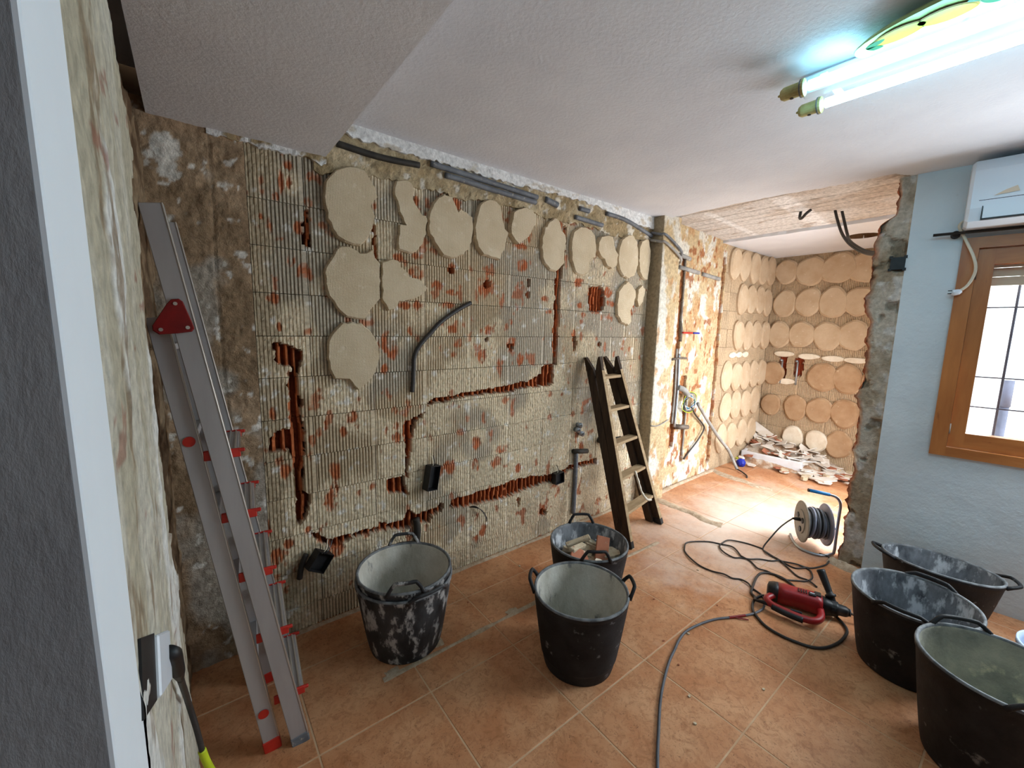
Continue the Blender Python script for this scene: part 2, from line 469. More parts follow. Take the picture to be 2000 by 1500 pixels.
# ================================================================ measured outlines (metres, wall x/z or floor x/y)
DABS = [[(0.657, 2.327), (0.609, 2.31), (0.577, 2.283), (0.553, 2.255), (0.538, 2.213), (0.532, 2.162), (0.538, 2.109), (0.548, 2.064), (0.567, 2.02), (0.59, 1.987), (0.625, 1.97), (0.658, 1.964), (0.695, 1.961), (0.735, 1.999), (0.763, 2.058), (0.777, 2.111), (0.765, 2.142), (0.753, 2.165), (0.766, 2.188), (0.789, 2.213), (0.781, 2.253), (0.76, 2.293), (0.731, 2.323), (0.694, 2.334)], [(0.604, 1.951), (0.58, 1.933), (0.563, 1.899), (0.538, 1.856), (0.522, 1.814), (0.528, 1.762), (0.539, 1.706), (0.558, 1.674), (0.585, 1.637), (0.621, 1.609), (0.667, 1.595), (0.715, 1.599), (0.733, 1.635), (0.766, 1.676), (0.794, 1.708), (0.797, 1.796), (0.796, 1.883), (0.777, 1.916), (0.76, 1.952), (0.729, 1.931), (0.699, 1.928), (0.657, 1.943), (0.637, 1.957)], [(0.599, 1.579), (0.57, 1.553), (0.544, 1.519), (0.531, 1.485), (0.523, 1.434), (0.527, 1.379), (0.537, 1.327), (0.552, 1.3), (0.589, 1.298), (0.623, 1.291), (0.635, 1.268), (0.643, 1.254), (0.669, 1.234), (0.701, 1.259), (0.728, 1.28), (0.761, 1.324), (0.781, 1.393), (0.778, 1.457), (0.757, 1.511), (0.727, 1.551), (0.692, 1.576), (0.645, 1.582)], [(0.804, 1.892), (0.863, 1.92), (0.89, 1.91), (0.907, 1.883), (0.943, 1.861), (0.966, 1.824), (1.008, 1.828), (1.066, 1.784), (1.027, 1.737), (0.959, 1.707), (0.894, 1.695), (0.871, 1.66), (0.835, 1.65), (0.803, 1.69), (0.8, 1.79)], [(0.923, 2.331), (0.895, 2.314), (0.882, 2.282), (0.882, 2.24), (0.893, 2.212), (0.906, 2.189), (0.91, 2.164), (0.924, 2.136), (0.943, 2.095), (0.904, 2.093), (0.901, 2.049), (0.893, 2.0), (0.902, 1.97), (0.936, 1.959), (0.98, 1.957), (1.005, 1.978), (1.036, 2.023), (1.057, 2.067), (1.065, 2.141), (1.058, 2.167), (1.033, 2.167), (1.018, 2.192), (0.993, 2.218), (0.981, 2.242), (0.984, 2.273), (0.99, 2.305), (0.975, 2.323), (0.951, 2.335)], [(1.169, 2.304), (1.116, 2.264), (1.092, 2.218), (1.073, 2.179), (1.068, 2.119), (1.072, 2.074), (1.098, 2.055), (1.119, 2.016), (1.146, 1.982), (1.184, 1.963), (1.235, 1.964), (1.292, 1.99), (1.333, 2.029), (1.357, 2.087), (1.365, 2.166), (1.356, 2.209), (1.32, 2.232), (1.28, 2.243), (1.257, 2.225), (1.246, 2.247), (1.229, 2.281), (1.218, 2.302), (1.185, 2.3)], [(1.47, 2.335), (1.421, 2.308), (1.397, 2.27), (1.38, 2.213), (1.372, 2.153), (1.375, 2.094), (1.393, 2.047), (1.431, 2.006), (1.488, 1.993), (1.553, 1.99), (1.585, 2.046), (1.604, 2.106), (1.623, 2.161), (1.596, 2.182), (1.575, 2.225), (1.568, 2.275), (1.554, 2.313), (1.521, 2.332)], [(1.761, 2.337), (1.698, 2.32), (1.66, 2.289), (1.639, 2.228), (1.638, 2.157), (1.672, 2.121), (1.704, 2.107), (1.743, 2.131), (1.783, 2.154), (1.806, 2.2), (1.83, 2.234), (1.849, 2.28), (1.844, 2.304), (1.81, 2.331)], [(2.017, 2.321), (1.974, 2.288), (1.932, 2.244), (1.912, 2.185), (1.906, 2.109), (1.918, 2.048), (1.941, 2.006), (1.987, 1.972), (2.042, 1.964), (2.078, 1.981), (2.096, 2.009), (2.123, 2.032), (2.119, 2.111), (2.135, 2.178), (2.123, 2.222), (2.084, 2.249), (2.072, 2.298), (2.044, 2.319)], [(2.264, 2.3), (2.216, 2.269), (2.19, 2.212), (2.184, 2.145), (2.198, 2.067), (2.221, 2.009), (2.253, 1.971), (2.315, 1.966), (2.376, 1.982), (2.385, 2.081), (2.453, 2.11), (2.454, 2.18), (2.431, 2.267), (2.387, 2.302), (2.324, 2.309)], [(2.561, 2.286), (2.497, 2.263), (2.467, 2.217), (2.465, 2.167), (2.496, 2.122), (2.541, 2.105), (2.579, 2.059), (2.637, 2.043), (2.694, 2.071), (2.705, 2.153), (2.673, 2.186), (2.645, 2.241), (2.63, 2.282)], [(2.829, 2.329), (2.748, 2.277), (2.718, 2.207), (2.714, 2.118), (2.738, 2.046), (2.797, 1.998), (2.861, 1.985), (2.934, 2.018), (2.978, 2.108), (2.967, 2.215), (2.947, 2.289), (2.891, 2.334)], [(3.074, 2.338), (3.011, 2.306), (2.984, 2.24), (2.985, 2.14), (3.01, 2.049), (3.069, 1.999), (3.118, 1.995), (3.13, 2.076), (3.142, 2.157), (3.14, 2.237), (3.103, 2.326)], [(2.862, 1.966), (2.791, 1.929), (2.747, 1.873), (2.731, 1.773), (2.75, 1.682), (2.804, 1.629), (2.895, 1.607), (2.932, 1.632), (2.91, 1.727), (2.957, 1.784), (2.975, 1.865), (2.965, 1.903), (2.902, 1.953)], [(3.054, 1.95), (3.004, 1.906), (2.999, 1.826), (3.025, 1.763), (3.074, 1.814), (3.105, 1.913)]]
CHASES = [[(0.29, 1.482), (0.356, 1.47), (0.41, 1.441), (0.409, 1.387), (0.396, 1.342), (0.392, 1.289), (0.389, 1.272), (0.385, 1.231), (0.399, 1.204), (0.389, 1.142), (0.401, 1.077), (0.404, 0.968), (0.394, 0.913), (0.397, 0.816), (0.394, 0.741), (0.412, 0.709), (0.412, 0.688), (0.394, 0.6), (0.38, 0.588), (0.365, 0.565), (0.352, 0.596), (0.355, 0.703), (0.354, 0.714), (0.351, 0.825), (0.348, 0.913), (0.339, 0.957), (0.35, 1.1), (0.341, 1.16), (0.349, 1.238), (0.344, 1.28), (0.352, 1.304), (0.362, 1.368), (0.344, 1.369), (0.316, 1.382), (0.293, 1.395), (0.302, 1.446)], [(0.246, 0.969), (0.262, 1.012), (0.275, 1.052), (0.301, 1.069), (0.319, 1.071), (0.343, 1.05), (0.345, 0.956), (0.317, 0.953), (0.278, 0.964)], [(0.414, 0.501), (0.443, 0.5), (0.471, 0.466), (0.516, 0.44), (0.574, 0.446), (0.638, 0.444), (0.705, 0.441), (0.763, 0.442), (0.822, 0.431), (0.884, 0.435), (0.883, 0.388), (0.762, 0.412), (0.704, 0.411), (0.621, 0.419), (0.567, 0.401), (0.504, 0.398), (0.47, 0.427), (0.436, 0.454)], [(0.763, 0.47), (0.804, 0.444), (0.904, 0.437), (0.942, 0.493), (0.98, 0.446), (1.065, 0.453), (1.138, 0.457), (1.155, 0.476), (1.167, 0.465), (1.163, 0.419), (1.089, 0.416), (1.081, 0.371), (0.979, 0.393), (0.941, 0.374), (0.832, 0.407), (0.762, 0.413)], [(1.217, 0.463), (1.233, 0.484), (1.37, 0.482), (1.58, 0.492), (1.713, 0.501), (1.853, 0.505), (2.003, 0.479), (2.146, 0.467), (2.166, 0.401), (2.006, 0.412), (1.856, 0.405), (1.715, 0.392), (1.556, 0.393), (1.383, 0.405), (1.256, 0.417), (1.222, 0.431)], [(2.147, 0.448), (2.278, 0.503), (2.436, 0.504), (2.604, 0.505), (2.608, 0.458), (2.439, 0.465), (2.297, 0.461), (2.182, 0.416)], [(1.069, 1.123), (1.119, 1.14), (1.366, 1.163), (1.669, 1.186), (1.831, 1.202), (1.958, 1.244), (1.978, 1.304), (2.075, 1.311), (2.082, 1.169), (2.037, 1.149), (1.962, 1.155), (1.832, 1.159), (1.671, 1.139), (1.366, 1.137), (1.119, 1.116), (1.069, 1.109)], [(2.075, 1.311), (2.06, 1.473), (2.065, 1.539), (2.056, 1.544), (2.063, 1.707), (2.068, 1.901), (2.079, 1.974), (2.124, 2.019), (2.123, 2.124), (2.139, 2.179), (2.122, 2.229), (2.129, 2.294), (2.162, 2.287), (2.151, 2.141), (2.142, 2.034), (2.124, 1.912), (2.125, 1.709), (2.109, 1.544), (2.111, 1.54), (2.111, 1.372), (2.106, 1.31)], [(0.911, 1.01), (0.936, 1.024), (1.002, 1.041), (1.055, 1.063), (0.987, 1.007), (0.967, 0.896), (0.951, 0.791), (0.938, 0.693), (0.927, 0.695), (0.931, 0.909)], [(0.814, 0.709), (0.92, 0.707), (0.926, 0.652), (0.944, 0.574), (0.918, 0.603), (0.871, 0.614), (0.819, 0.618)], [(2.417, 1.894), (2.557, 1.901), (2.593, 1.87), (2.615, 1.805), (2.613, 1.756), (2.565, 1.709), (2.431, 1.711)], [(0.454, 2.098), (0.475, 2.102), (0.473, 1.994), (0.474, 1.94), (0.465, 1.927), (0.44, 1.947), (0.447, 1.982), (0.44, 2.035), (0.451, 2.044)], [(1.808, 1.895), (1.829, 1.894), (1.83, 1.85), (1.814, 1.845)], [(1.794, 1.803), (1.819, 1.82), (1.833, 1.806), (1.829, 1.767), (1.803, 1.772)], [(0.772, 2.081), (0.781, 2.082), (0.785, 1.977), (0.798, 1.892), (0.785, 1.882), (0.773, 1.954)], [(1.511, 1.844), (1.505, 1.827), (1.489, 1.817), (1.47, 1.818), (1.458, 1.831), (1.458, 1.849), (1.47, 1.863), (1.488, 1.868), (1.504, 1.861)], [(1.705, 1.445), (1.7, 1.43), (1.686, 1.422), (1.671, 1.425), (1.661, 1.438), (1.66, 1.454), (1.67, 1.466), (1.685, 1.469), (1.699, 1.461)], [(1.496, 1.491), (1.492, 1.483), (1.482, 1.479), (1.47, 1.48), (1.463, 1.487), (1.463, 1.496), (1.47, 1.503), (1.481, 1.504), (1.492, 1.5)], [(1.008, 2.245), (1.005, 2.23), (0.998, 2.221), (0.99, 2.222), (0.984, 2.233), (0.985, 2.248), (0.99, 2.261), (0.999, 2.265), (1.006, 2.259)], [(1.252, 1.897), (1.247, 1.883), (1.235, 1.874), (1.222, 1.876), (1.213, 1.886), (1.213, 1.901), (1.222, 1.913), (1.235, 1.917), (1.247, 1.911)], [(2.05, 0.175), (2.043, 0.157), (2.022, 0.153), (1.999, 0.163), (1.983, 0.183), (1.982, 0.204), (1.997, 0.216), (2.02, 0.214), (2.041, 0.198)], [(1.157, 1.883), (1.157, 1.883), (1.157, 1.883), (1.156, 1.883), (1.156, 1.883), (1.156, 1.883), (1.156, 1.884), (1.157, 1.884), (1.157, 1.884)], [(2.312, 1.46), (2.309, 1.423), (2.296, 1.403), (2.28, 1.41), (2.268, 1.441), (2.266, 1.48), (2.274, 1.51), (2.289, 1.517), (2.304, 1.497)], [(3.09, 1.912), (3.087, 1.903), (3.076, 1.897), (3.063, 1.898), (3.054, 1.905), (3.053, 1.914), (3.061, 1.923), (3.073, 1.925), (3.085, 1.921)], [(2.596, 1.448), (2.592, 1.437), (2.579, 1.431), (2.564, 1.434), (2.554, 1.443), (2.553, 1.454), (2.562, 1.463), (2.577, 1.465), (2.59, 1.459)], [(1.787, 0.329), (1.784, 0.308), (1.776, 0.299), (1.766, 0.306), (1.76, 0.324), (1.759, 0.347), (1.765, 0.362), (1.774, 0.364), (1.783, 0.35)]]
CLAY = [(0.395, 2.278, 0.02, 0.022), (0.361, 2.197, 0.009, 0.051), (0.392, 2.204, 0.007, 0.036), (0.479, 2.25, 0.011, 0.019), (0.474, 2.132, 0.021, 0.022), (0.425, 2.009, 0.018, 0.026), (0.774, 2.168, 0.015, 0.025), (0.337, 2.131, 0.013, 0.018), (0.276, 2.033, 0.006, 0.011), (0.309, 2.024, 0.006, 0.051), (0.445, 1.807, 0.04, 0.047), (0.382, 1.855, 0.018, 0.03), (0.304, 1.68, 0.03, 0.023), (0.44, 1.534, 0.019, 0.024), (0.863, 1.446, 0.033, 0.06), (0.816, 1.46, 0.027, 0.037), (0.822, 1.331, 0.014, 0.028), (0.322, 1.553, 0.007, 0.023), (0.44, 0.993, 0.017, 0.03), (0.473, 1.032, 0.017, 0.025), (0.502, 1.059, 0.016, 0.026), (0.634, 1.092, 0.026, 0.036), (0.588, 1.016, 0.015, 0.027), (0.543, 0.808, 0.025, 0.054), (0.535, 0.726, 0.025, 0.037), (0.735, 0.685, 0.019, 0.019), (0.432, 1.167, 0.013, 0.025), (0.312, 0.859, 0.022, 0.038), (0.871, 1.098, 0.02, 0.024), (0.873, 0.941, 0.02, 0.029), (0.276, 1.146, 0.013, 0.036), (0.514, 0.651, 0.035, 0.066), (0.529, 0.372, 0.045, 0.037), (0.31, 0.484, 0.018, 0.026), (0.254, 0.427, 0.026, 0.047), (0.232, 0.593, 0.008, 0.056), (0.405, 0.526, 0.018, 0.018), (1.009, 1.851, 0.044, 0.021), (1.135, 1.8, 0.042, 0.028), (1.465, 1.82, 0.056, 0.072), (1.011, 1.683, 0.03, 0.028), (0.936, 1.679, 0.038, 0.018), (1.201, 1.692, 0.055, 0.019), (1.229, 1.553, 0.039, 0.025), (1.276, 1.482, 0.029, 0.02), (1.166, 1.442, 0.017, 0.025), (1.246, 1.404, 0.017, 0.015), (1.451, 1.383, 0.032, 0.037), (1.495, 1.546, 0.064, 0.032), (1.758, 1.346, 0.022, 0.04), (0.816, 1.47, 0.041, 0.036), (0.872, 1.427, 0.019, 0.032), (1.681, 1.474, 0.042, 0.034), (1.241, 1.768, 0.05, 0.015), (0.974, 1.54, 0.02, 0.023), (1.671, 1.609, 0.02, 0.022), (0.813, 1.331, 0.018, 0.018), (1.593, 1.335, 0.027, 0.022), (1.257, 2.272, 0.032, 0.041), (1.588, 2.238, 0.016, 0.045), (1.014, 2.239, 0.012, 0.03), (0.906, 1.931, 0.028, 0.022), (0.999, 1.864, 0.044, 0.036), (1.015, 1.952, 0.029, 0.018), (1.24, 1.906, 0.039, 0.029), (1.489, 1.92, 0.037, 0.03), (1.744, 2.103, 0.048, 0.022), (1.814, 2.172, 0.018, 0.048), (1.762, 1.98, 0.042, 0.043), (1.745, 2.101, 0.062, 0.02), (1.815, 2.177, 0.021, 0.048), (1.772, 1.982, 0.032, 0.037), (2.308, 1.913, 0.06, 0.034), (1.973, 1.775, 0.043, 0.018), (2.652, 1.867, 0.057, 0.044), (2.682, 1.778, 0.058, 0.022), (2.962, 1.737, 0.065, 0.047), (2.338, 1.747, 0.04, 0.021), (2.504, 1.703, 0.065, 0.014), (2.268, 1.538, 0.03, 0.028), (2.364, 1.676, 0.031, 0.017), (2.008, 1.684, 0.035, 0.013), (2.092, 2.276, 0.023, 0.038), (2.99, 2.249, 0.026, 0.022), (0.877, 0.931, 0.017, 0.03), (0.872, 1.008, 0.017, 0.021), (0.935, 0.972, 0.021, 0.062), (1.47, 0.199, 0.027, 0.039), (1.408, 0.158, 0.019, 0.025), (1.413, 0.672, 0.018, 0.048), (1.561, 0.669, 0.015, 0.033), (1.764, 0.586, 0.023, 0.024), (1.62, 0.75, 0.069, 0.028), (1.222, 0.694, 0.032, 0.046), (1.416, 0.825, 0.036, 0.047), (1.156, 0.684, 0.012, 0.037), (1.45, 1.389, 0.032, 0.053), (1.276, 1.468, 0.031, 0.027), (1.764, 1.36, 0.026, 0.046), (1.766, 0.586, 0.027, 0.028), (1.404, 0.678, 0.023, 0.051), (1.558, 0.659, 0.022, 0.042), (1.47, 0.201, 0.03, 0.05), (1.415, 0.157, 0.022, 0.028), (1.212, 0.716, 0.042, 0.03), (2.413, 0.598, 0.027, 0.076), (2.014, 0.21, 0.046, 0.051), (2.652, 0.109, 0.04, 0.042)]
BAND_LOW = [(0.473, 2.282), (0.554, 2.263), (0.657, 2.321), (0.775, 2.313), (0.896, 2.322), (0.995, 2.305), (1.08, 2.315), (1.158, 2.312), (1.315, 2.299), (1.433, 2.33), (1.567, 2.32), (1.738, 2.336), (1.944, 2.307), (2.129, 2.314), (2.279, 2.328), (2.44, 2.318), (2.663, 2.302), (2.973, 2.315), (3.159, 2.332)]
WHITE_LOW = [(0.643, 2.476), (0.711, 2.464), (0.839, 2.463), (0.977, 2.461), (1.127, 2.464), (1.291, 2.465), (1.469, 2.46), (1.664, 2.461), (1.878, 2.465), (2.115, 2.48), (2.379, 2.478), (2.676, 2.45), (2.941, 2.424), (3.171, 2.427)]
CONDUITS = [[(0.601, 2.416), (0.811, 2.407), (1.021, 2.42)], [(1.09, 2.445), (1.291, 2.44), (1.507, 2.433), (1.858, 2.422)], [(1.178, 2.406), (1.325, 2.403), (1.507, 2.395), (1.845, 2.388)], [(1.93, 2.424), (2.04, 2.408)], [(2.257, 2.427), (2.36, 2.425)], [(2.219, 2.361), (2.359, 2.356), (2.514, 2.351)], [(2.554, 2.444), (2.805, 2.433), (3.148, 2.364)]]
ARC = [(1.353, 1.715), (1.293, 1.686), (1.212, 1.638), (1.138, 1.586), (1.084, 1.531), (1.035, 1.483), (0.998, 1.435), (0.979, 1.387), (0.976, 1.338), (0.972, 1.26), (0.966, 1.197)]
CORD = [[(3.998, -1.051), (3.894, -1.031), (3.717, -1.022), (3.495, -1.033), (3.357, -1.047), (3.212, -1.091), (3.144, -1.141), (3.134, -1.19), (3.124, -1.239), (3.156, -1.315), (3.186, -1.389), (3.279, -1.43), (3.348, -1.445), (3.459, -1.424), (3.529, -1.398)], [(3.194, -1.098), (3.181, -0.996), (3.115, -0.896), (3.034, -0.88), (2.964, -0.892), (2.906, -0.95), (2.897, -1.02), (2.938, -1.058), (2.962, -1.103), (3.025, -1.14), (3.069, -1.199), (3.118, -1.234), (3.111, -1.265), (3.106, -1.331), (3.173, -1.379)], [(2.954, -1.051), (3.03, -0.96), (3.009, -0.884), (2.959, -0.801), (2.823, -0.725), (2.735, -0.749), (2.68, -0.788), (2.627, -0.862), (2.604, -0.934), (2.608, -1.013), (2.632, -1.079), (2.637, -1.13), (2.668, -1.168), (2.659, -1.215), (2.632, -1.254), (2.611, -1.31), (2.568, -1.346)], [(2.954, -1.051), (2.946, -1.11), (2.911, -1.155), (2.885, -1.188), (2.908, -1.23), (2.902, -1.282), (2.894, -1.34), (2.944, -1.384), (2.993, -1.427), (3.055, -1.441), (3.144, -1.408), (3.166, -1.374), (3.159, -1.335)], [(3.174, -1.113), (3.144, -1.179), (3.118, -1.234), (3.066, -1.302), (3.009, -1.376), (3.006, -1.436), (2.976, -1.49)]]
DRILL_CORD = [[(2.822, -1.436), (2.859, -1.405), (2.902, -1.33), (2.897, -1.263), (2.853, -1.222), (2.774, -1.221), (2.66, -1.246), (2.576, -1.27), (2.545, -1.303), (2.544, -1.362)], [(2.645, -1.362), (2.61, -1.33), (2.569, -1.313), (2.504, -1.313), (2.431, -1.336), (2.383, -1.374), (2.335, -1.442), (2.324, -1.52), (2.338, -1.591), (2.365, -1.65), (2.42, -1.69), (2.509, -1.716), (2.601, -1.723), (2.661, -1.714), (2.708, -1.682), (2.74, -1.647)]]
GREY_CORD = [(2.556, -1.351), (2.481, -1.373), (2.399, -1.362), (2.334, -1.338), (2.265, -1.305), (2.174, -1.256), (2.069, -1.224), (1.955, -1.207), (1.87, -1.216), (1.79, -1.238), (1.678, -1.271), (1.503, -1.345), (1.351, -1.431), (1.228, -1.506), (1.149, -1.569)]
STUB = [(-1.512, 2.533), (-1.535, 2.359), (-1.52, 2.302), (-1.46, 2.251), (-1.45, 2.159), (-1.446, 2.066), (-1.454, 1.939), (-1.46, 1.858), (-1.438, 1.811), (-1.45, 1.713), (-1.474, 1.648), (-1.46, 1.549), (-1.475, 1.45), (-1.48, 1.35), (-1.476, 1.215), (-1.443, 1.159), (-1.472, 1.077), (-1.48, 0.904), (-1.475, 0.797), (-1.49, 0.622), (-1.477, 0.51), (-1.489, 0.367), (-1.488, 0.18), (-1.482, 0.026), (-1.478, -0.045)]

# ================================================================ structure
H = 2.52            # main ceiling
SOF = 2.344         # soffit
XL = -0.083         # left wall
XF = 5.78           # far wall
def C3(*c):
    return [np.array(lin(x)) for x in c]
def wmix(a, b, t):
    return a + (b - a) * t[..., None]

# ---------------------------------------------------------------- floor with tiles
def floor_mat():
    m = bpy.data.materials.new('terracotta_floor_tile')
    m.use_nodes = True
    nt = m.node_tree
    N, L = nt.nodes, nt.links
    b = N['Principled BSDF']
    b.inputs['Roughness'].default_value = 0.5
    b.inputs['Specular IOR Level'].default_value = 0.3
    g = N.new('ShaderNodeNewGeometry')
    def noise(s, d, r, dist=0.0):
        n = N.new('ShaderNodeTexNoise')
        n.inputs['Scale'].default_value = s
        n.inputs['Detail'].default_value = d
        n.inputs['Roughness'].default_value = r
        n.inputs['Distortion'].default_value = dist
        L.new(g.outputs['Position'], n.inputs['Vector'])
        return n.outputs['Fac']
    def rng_(src, a, z, t0=0.0, t1=1.0):
        r = N.new('ShaderNodeMapRange')
        for k, v in (('From Min', a), ('From Max', z), ('To Min', t0), ('To Max', t1)):
            r.inputs[k].default_value = v
        L.new(src, r.inputs['Value'])
        return r.outputs[0]
    def mix(f, a, z):
        x = N.new('ShaderNodeMix')
        x.data_type = 'RGBA'
        L.new(f, x.inputs[0])
        for s, i in ((a, 6), (z, 7)):
            if isinstance(s, tuple):
                x.inputs[i].default_value = s
            else:
                L.new(s, x.inputs[i])
        return x.outputs[2]
    c = mix(rng_(noise(4.5, 5, 0.6), 0.36, 0.64), rgba((182, 122, 82)), rgba((202, 150, 110)))
    c = mix(rng_(noise(26, 8, 0.7, 1.2), 0.47, 0.66, 0, 0.65), c, rgba((148, 94, 58)))
    c = mix(rng_(noise(60, 6, 0.75, 2.0), 0.57, 0.66, 0, 0.75), c, rgba((92, 54, 34)))
    # plaster dust by the removed partition, spread and whitened to paint in door light
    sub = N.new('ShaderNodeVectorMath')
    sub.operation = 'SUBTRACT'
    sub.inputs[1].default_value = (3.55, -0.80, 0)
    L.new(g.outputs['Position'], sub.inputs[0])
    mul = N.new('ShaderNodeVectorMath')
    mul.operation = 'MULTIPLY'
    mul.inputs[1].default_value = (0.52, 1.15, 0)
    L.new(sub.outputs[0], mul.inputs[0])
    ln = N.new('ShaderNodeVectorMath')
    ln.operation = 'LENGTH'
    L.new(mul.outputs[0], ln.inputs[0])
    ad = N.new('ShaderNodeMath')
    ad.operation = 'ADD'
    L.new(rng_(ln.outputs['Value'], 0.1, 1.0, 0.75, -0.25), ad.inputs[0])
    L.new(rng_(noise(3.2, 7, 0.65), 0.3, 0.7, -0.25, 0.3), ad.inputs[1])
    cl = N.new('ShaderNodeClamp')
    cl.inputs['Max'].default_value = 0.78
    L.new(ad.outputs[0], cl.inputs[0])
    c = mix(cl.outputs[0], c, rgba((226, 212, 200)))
    L.new(c, b.inputs['Base Color'])
    bp = N.new('ShaderNodeBump')
    bp.inputs['Strength'].default_value = 0.12
    bp.inputs['Distance'].default_value = 0.004
    L.new(noise(40, 8, 0.65), bp.inputs['Height'])
    L.new(bp.outputs[0], b.inputs['Normal'])
    return m
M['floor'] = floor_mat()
fl = MB().box((2.2, -2.4, -0.06), (8.4, 5.4, 0.1172)).build('floor', M['grout'])
tag(fl, kind='structure')
PT = 0.4506
tile0 = None
for i in range(-4, 12):
    for j in range(-10, 3):
        x0, y0 = 0.7155 + PT * i, -1.184 + PT * j
        if x0 > 5.9 or y0 + PT < -4.7 or y0 > 0.0 or (y0 + PT / 2 < -1.9 and x0 > 3.7) or x0 + PT < -0.3 and y0 > -1.9:
            continue
        if tile0 is None:
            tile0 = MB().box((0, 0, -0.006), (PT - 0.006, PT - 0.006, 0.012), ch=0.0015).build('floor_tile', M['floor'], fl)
            t = tile0
        else:
            t = tile0.copy()
            COL.objects.link(t)
            t.parent = fl
        t.location = (x0 + PT / 2, y0 + PT / 2, 0)

def trail(name, path, width, height, mat_, seed, rough=1.0):
    """crumbly ridge of mortar left on the floor along a path"""
    p = np.array([tuple(q) for q in spline([(a, b, 0) for a, b in path], 10)])[:, :2]
    d = np.gradient(p, axis=0)
    d /= np.linalg.norm(d, axis=1)[:, None] + 1e-9
    n = np.stack([-d[:, 1], d[:, 0]], 1)
    R, Cn = len(p), 9
    s = np.linspace(-1, 1, Cn)
    P = np.zeros((R, Cn, 3))
    wv = width * (0.55 + 0.8 * fbm(np.arange(R) * 0.31 + seed, np.full(R, seed * 3.1), 3))
    P[:, :, :2] = p[:, None] + n[:, None] * (s[None, :, None] * wv[:, None, None])
    hh = height * (1 - s ** 2)[None] * (0.2 + 1.5 * fbm(P[:, :, 0] * 38 + seed, P[:, :, 1] * 38, 3)) * rough
    P[:, :, 2] = hh - 0.0012
    return grid_mesh(name, P, mat_, parent=fl)
trail('mortar_ridge', [(0.57, -0.556), (1.0, -0.557), (1.44, -0.557), (1.9, -0.562), (2.33, -0.57), (2.66, -0.585)], 0.016, 0.005, M['floor_dust'], 1.3)
trail('mortar_trail', [(3.354, -0.10), (3.338, -0.31), (3.341, -0.488), (3.303, -0.624), (3.329, -0.74)], 0.05, 0.014, M['floor_dust'], 4.1)
trail('mortar_trail', [(4.62, 0.0), (4.553, -0.192), (4.536, -0.388), (4.509, -0.536), (4.549, -0.66)], 0.06, 0.012, M['floor_dust'], 7.7)
trail('mortar_trail', [(3.43, -1.44), (3.40, -1.56), (3.36, -1.70), (3.36, -1.85)], 0.05, 0.03, M['floor_dust'], 9.2)
trail('mortar_trail', [(0.3, -0.02), (1.0, -0.02), (1.8, -0.02), (2.6, -0.02), (3.15, -0.02)], 0.02, 0.010, M['floor_dust'], 12.9)
trail('mortar_trail', [(3.3, -0.13), (3.5, -0.05), (4.0, -0.025), (4.6, -0.02)], 0.03, 0.016, M['floor_dust'], 15.3)
for cx, cy, r in [(0.86, -0.50, 0.035), (0.735, -0.515, 0.03), (0.62, -0.54, 0.03), (1.31, -0.545, 0.035), (3.34, -0.20, 0.05)]:
    trail('mortar_trail', [(cx - r, cy), (cx, cy + r * 0.1), (cx + r, cy)], r * 0.9, 0.005, M['floor_dust'], cx * 9)

# ---------------------------------------------------------------- ribbed brick walls
RIB_C, GREY_C, MORT_C, CLAY_C, CLAYD_C, WHITE_C = C3((196, 177, 148), (184, 173, 154), (218, 202, 174), (184, 104, 64), (116, 56, 34), (228, 224, 216))
BROWN_C, = C3((132, 112, 84))
clay_arr = np.array(CLAY)
chase_bb = [(min(p[0] for p in c), max(p[0] for p in c), min(p[1] for p in c), max(p[1] for p in c)) for c in CHASES]

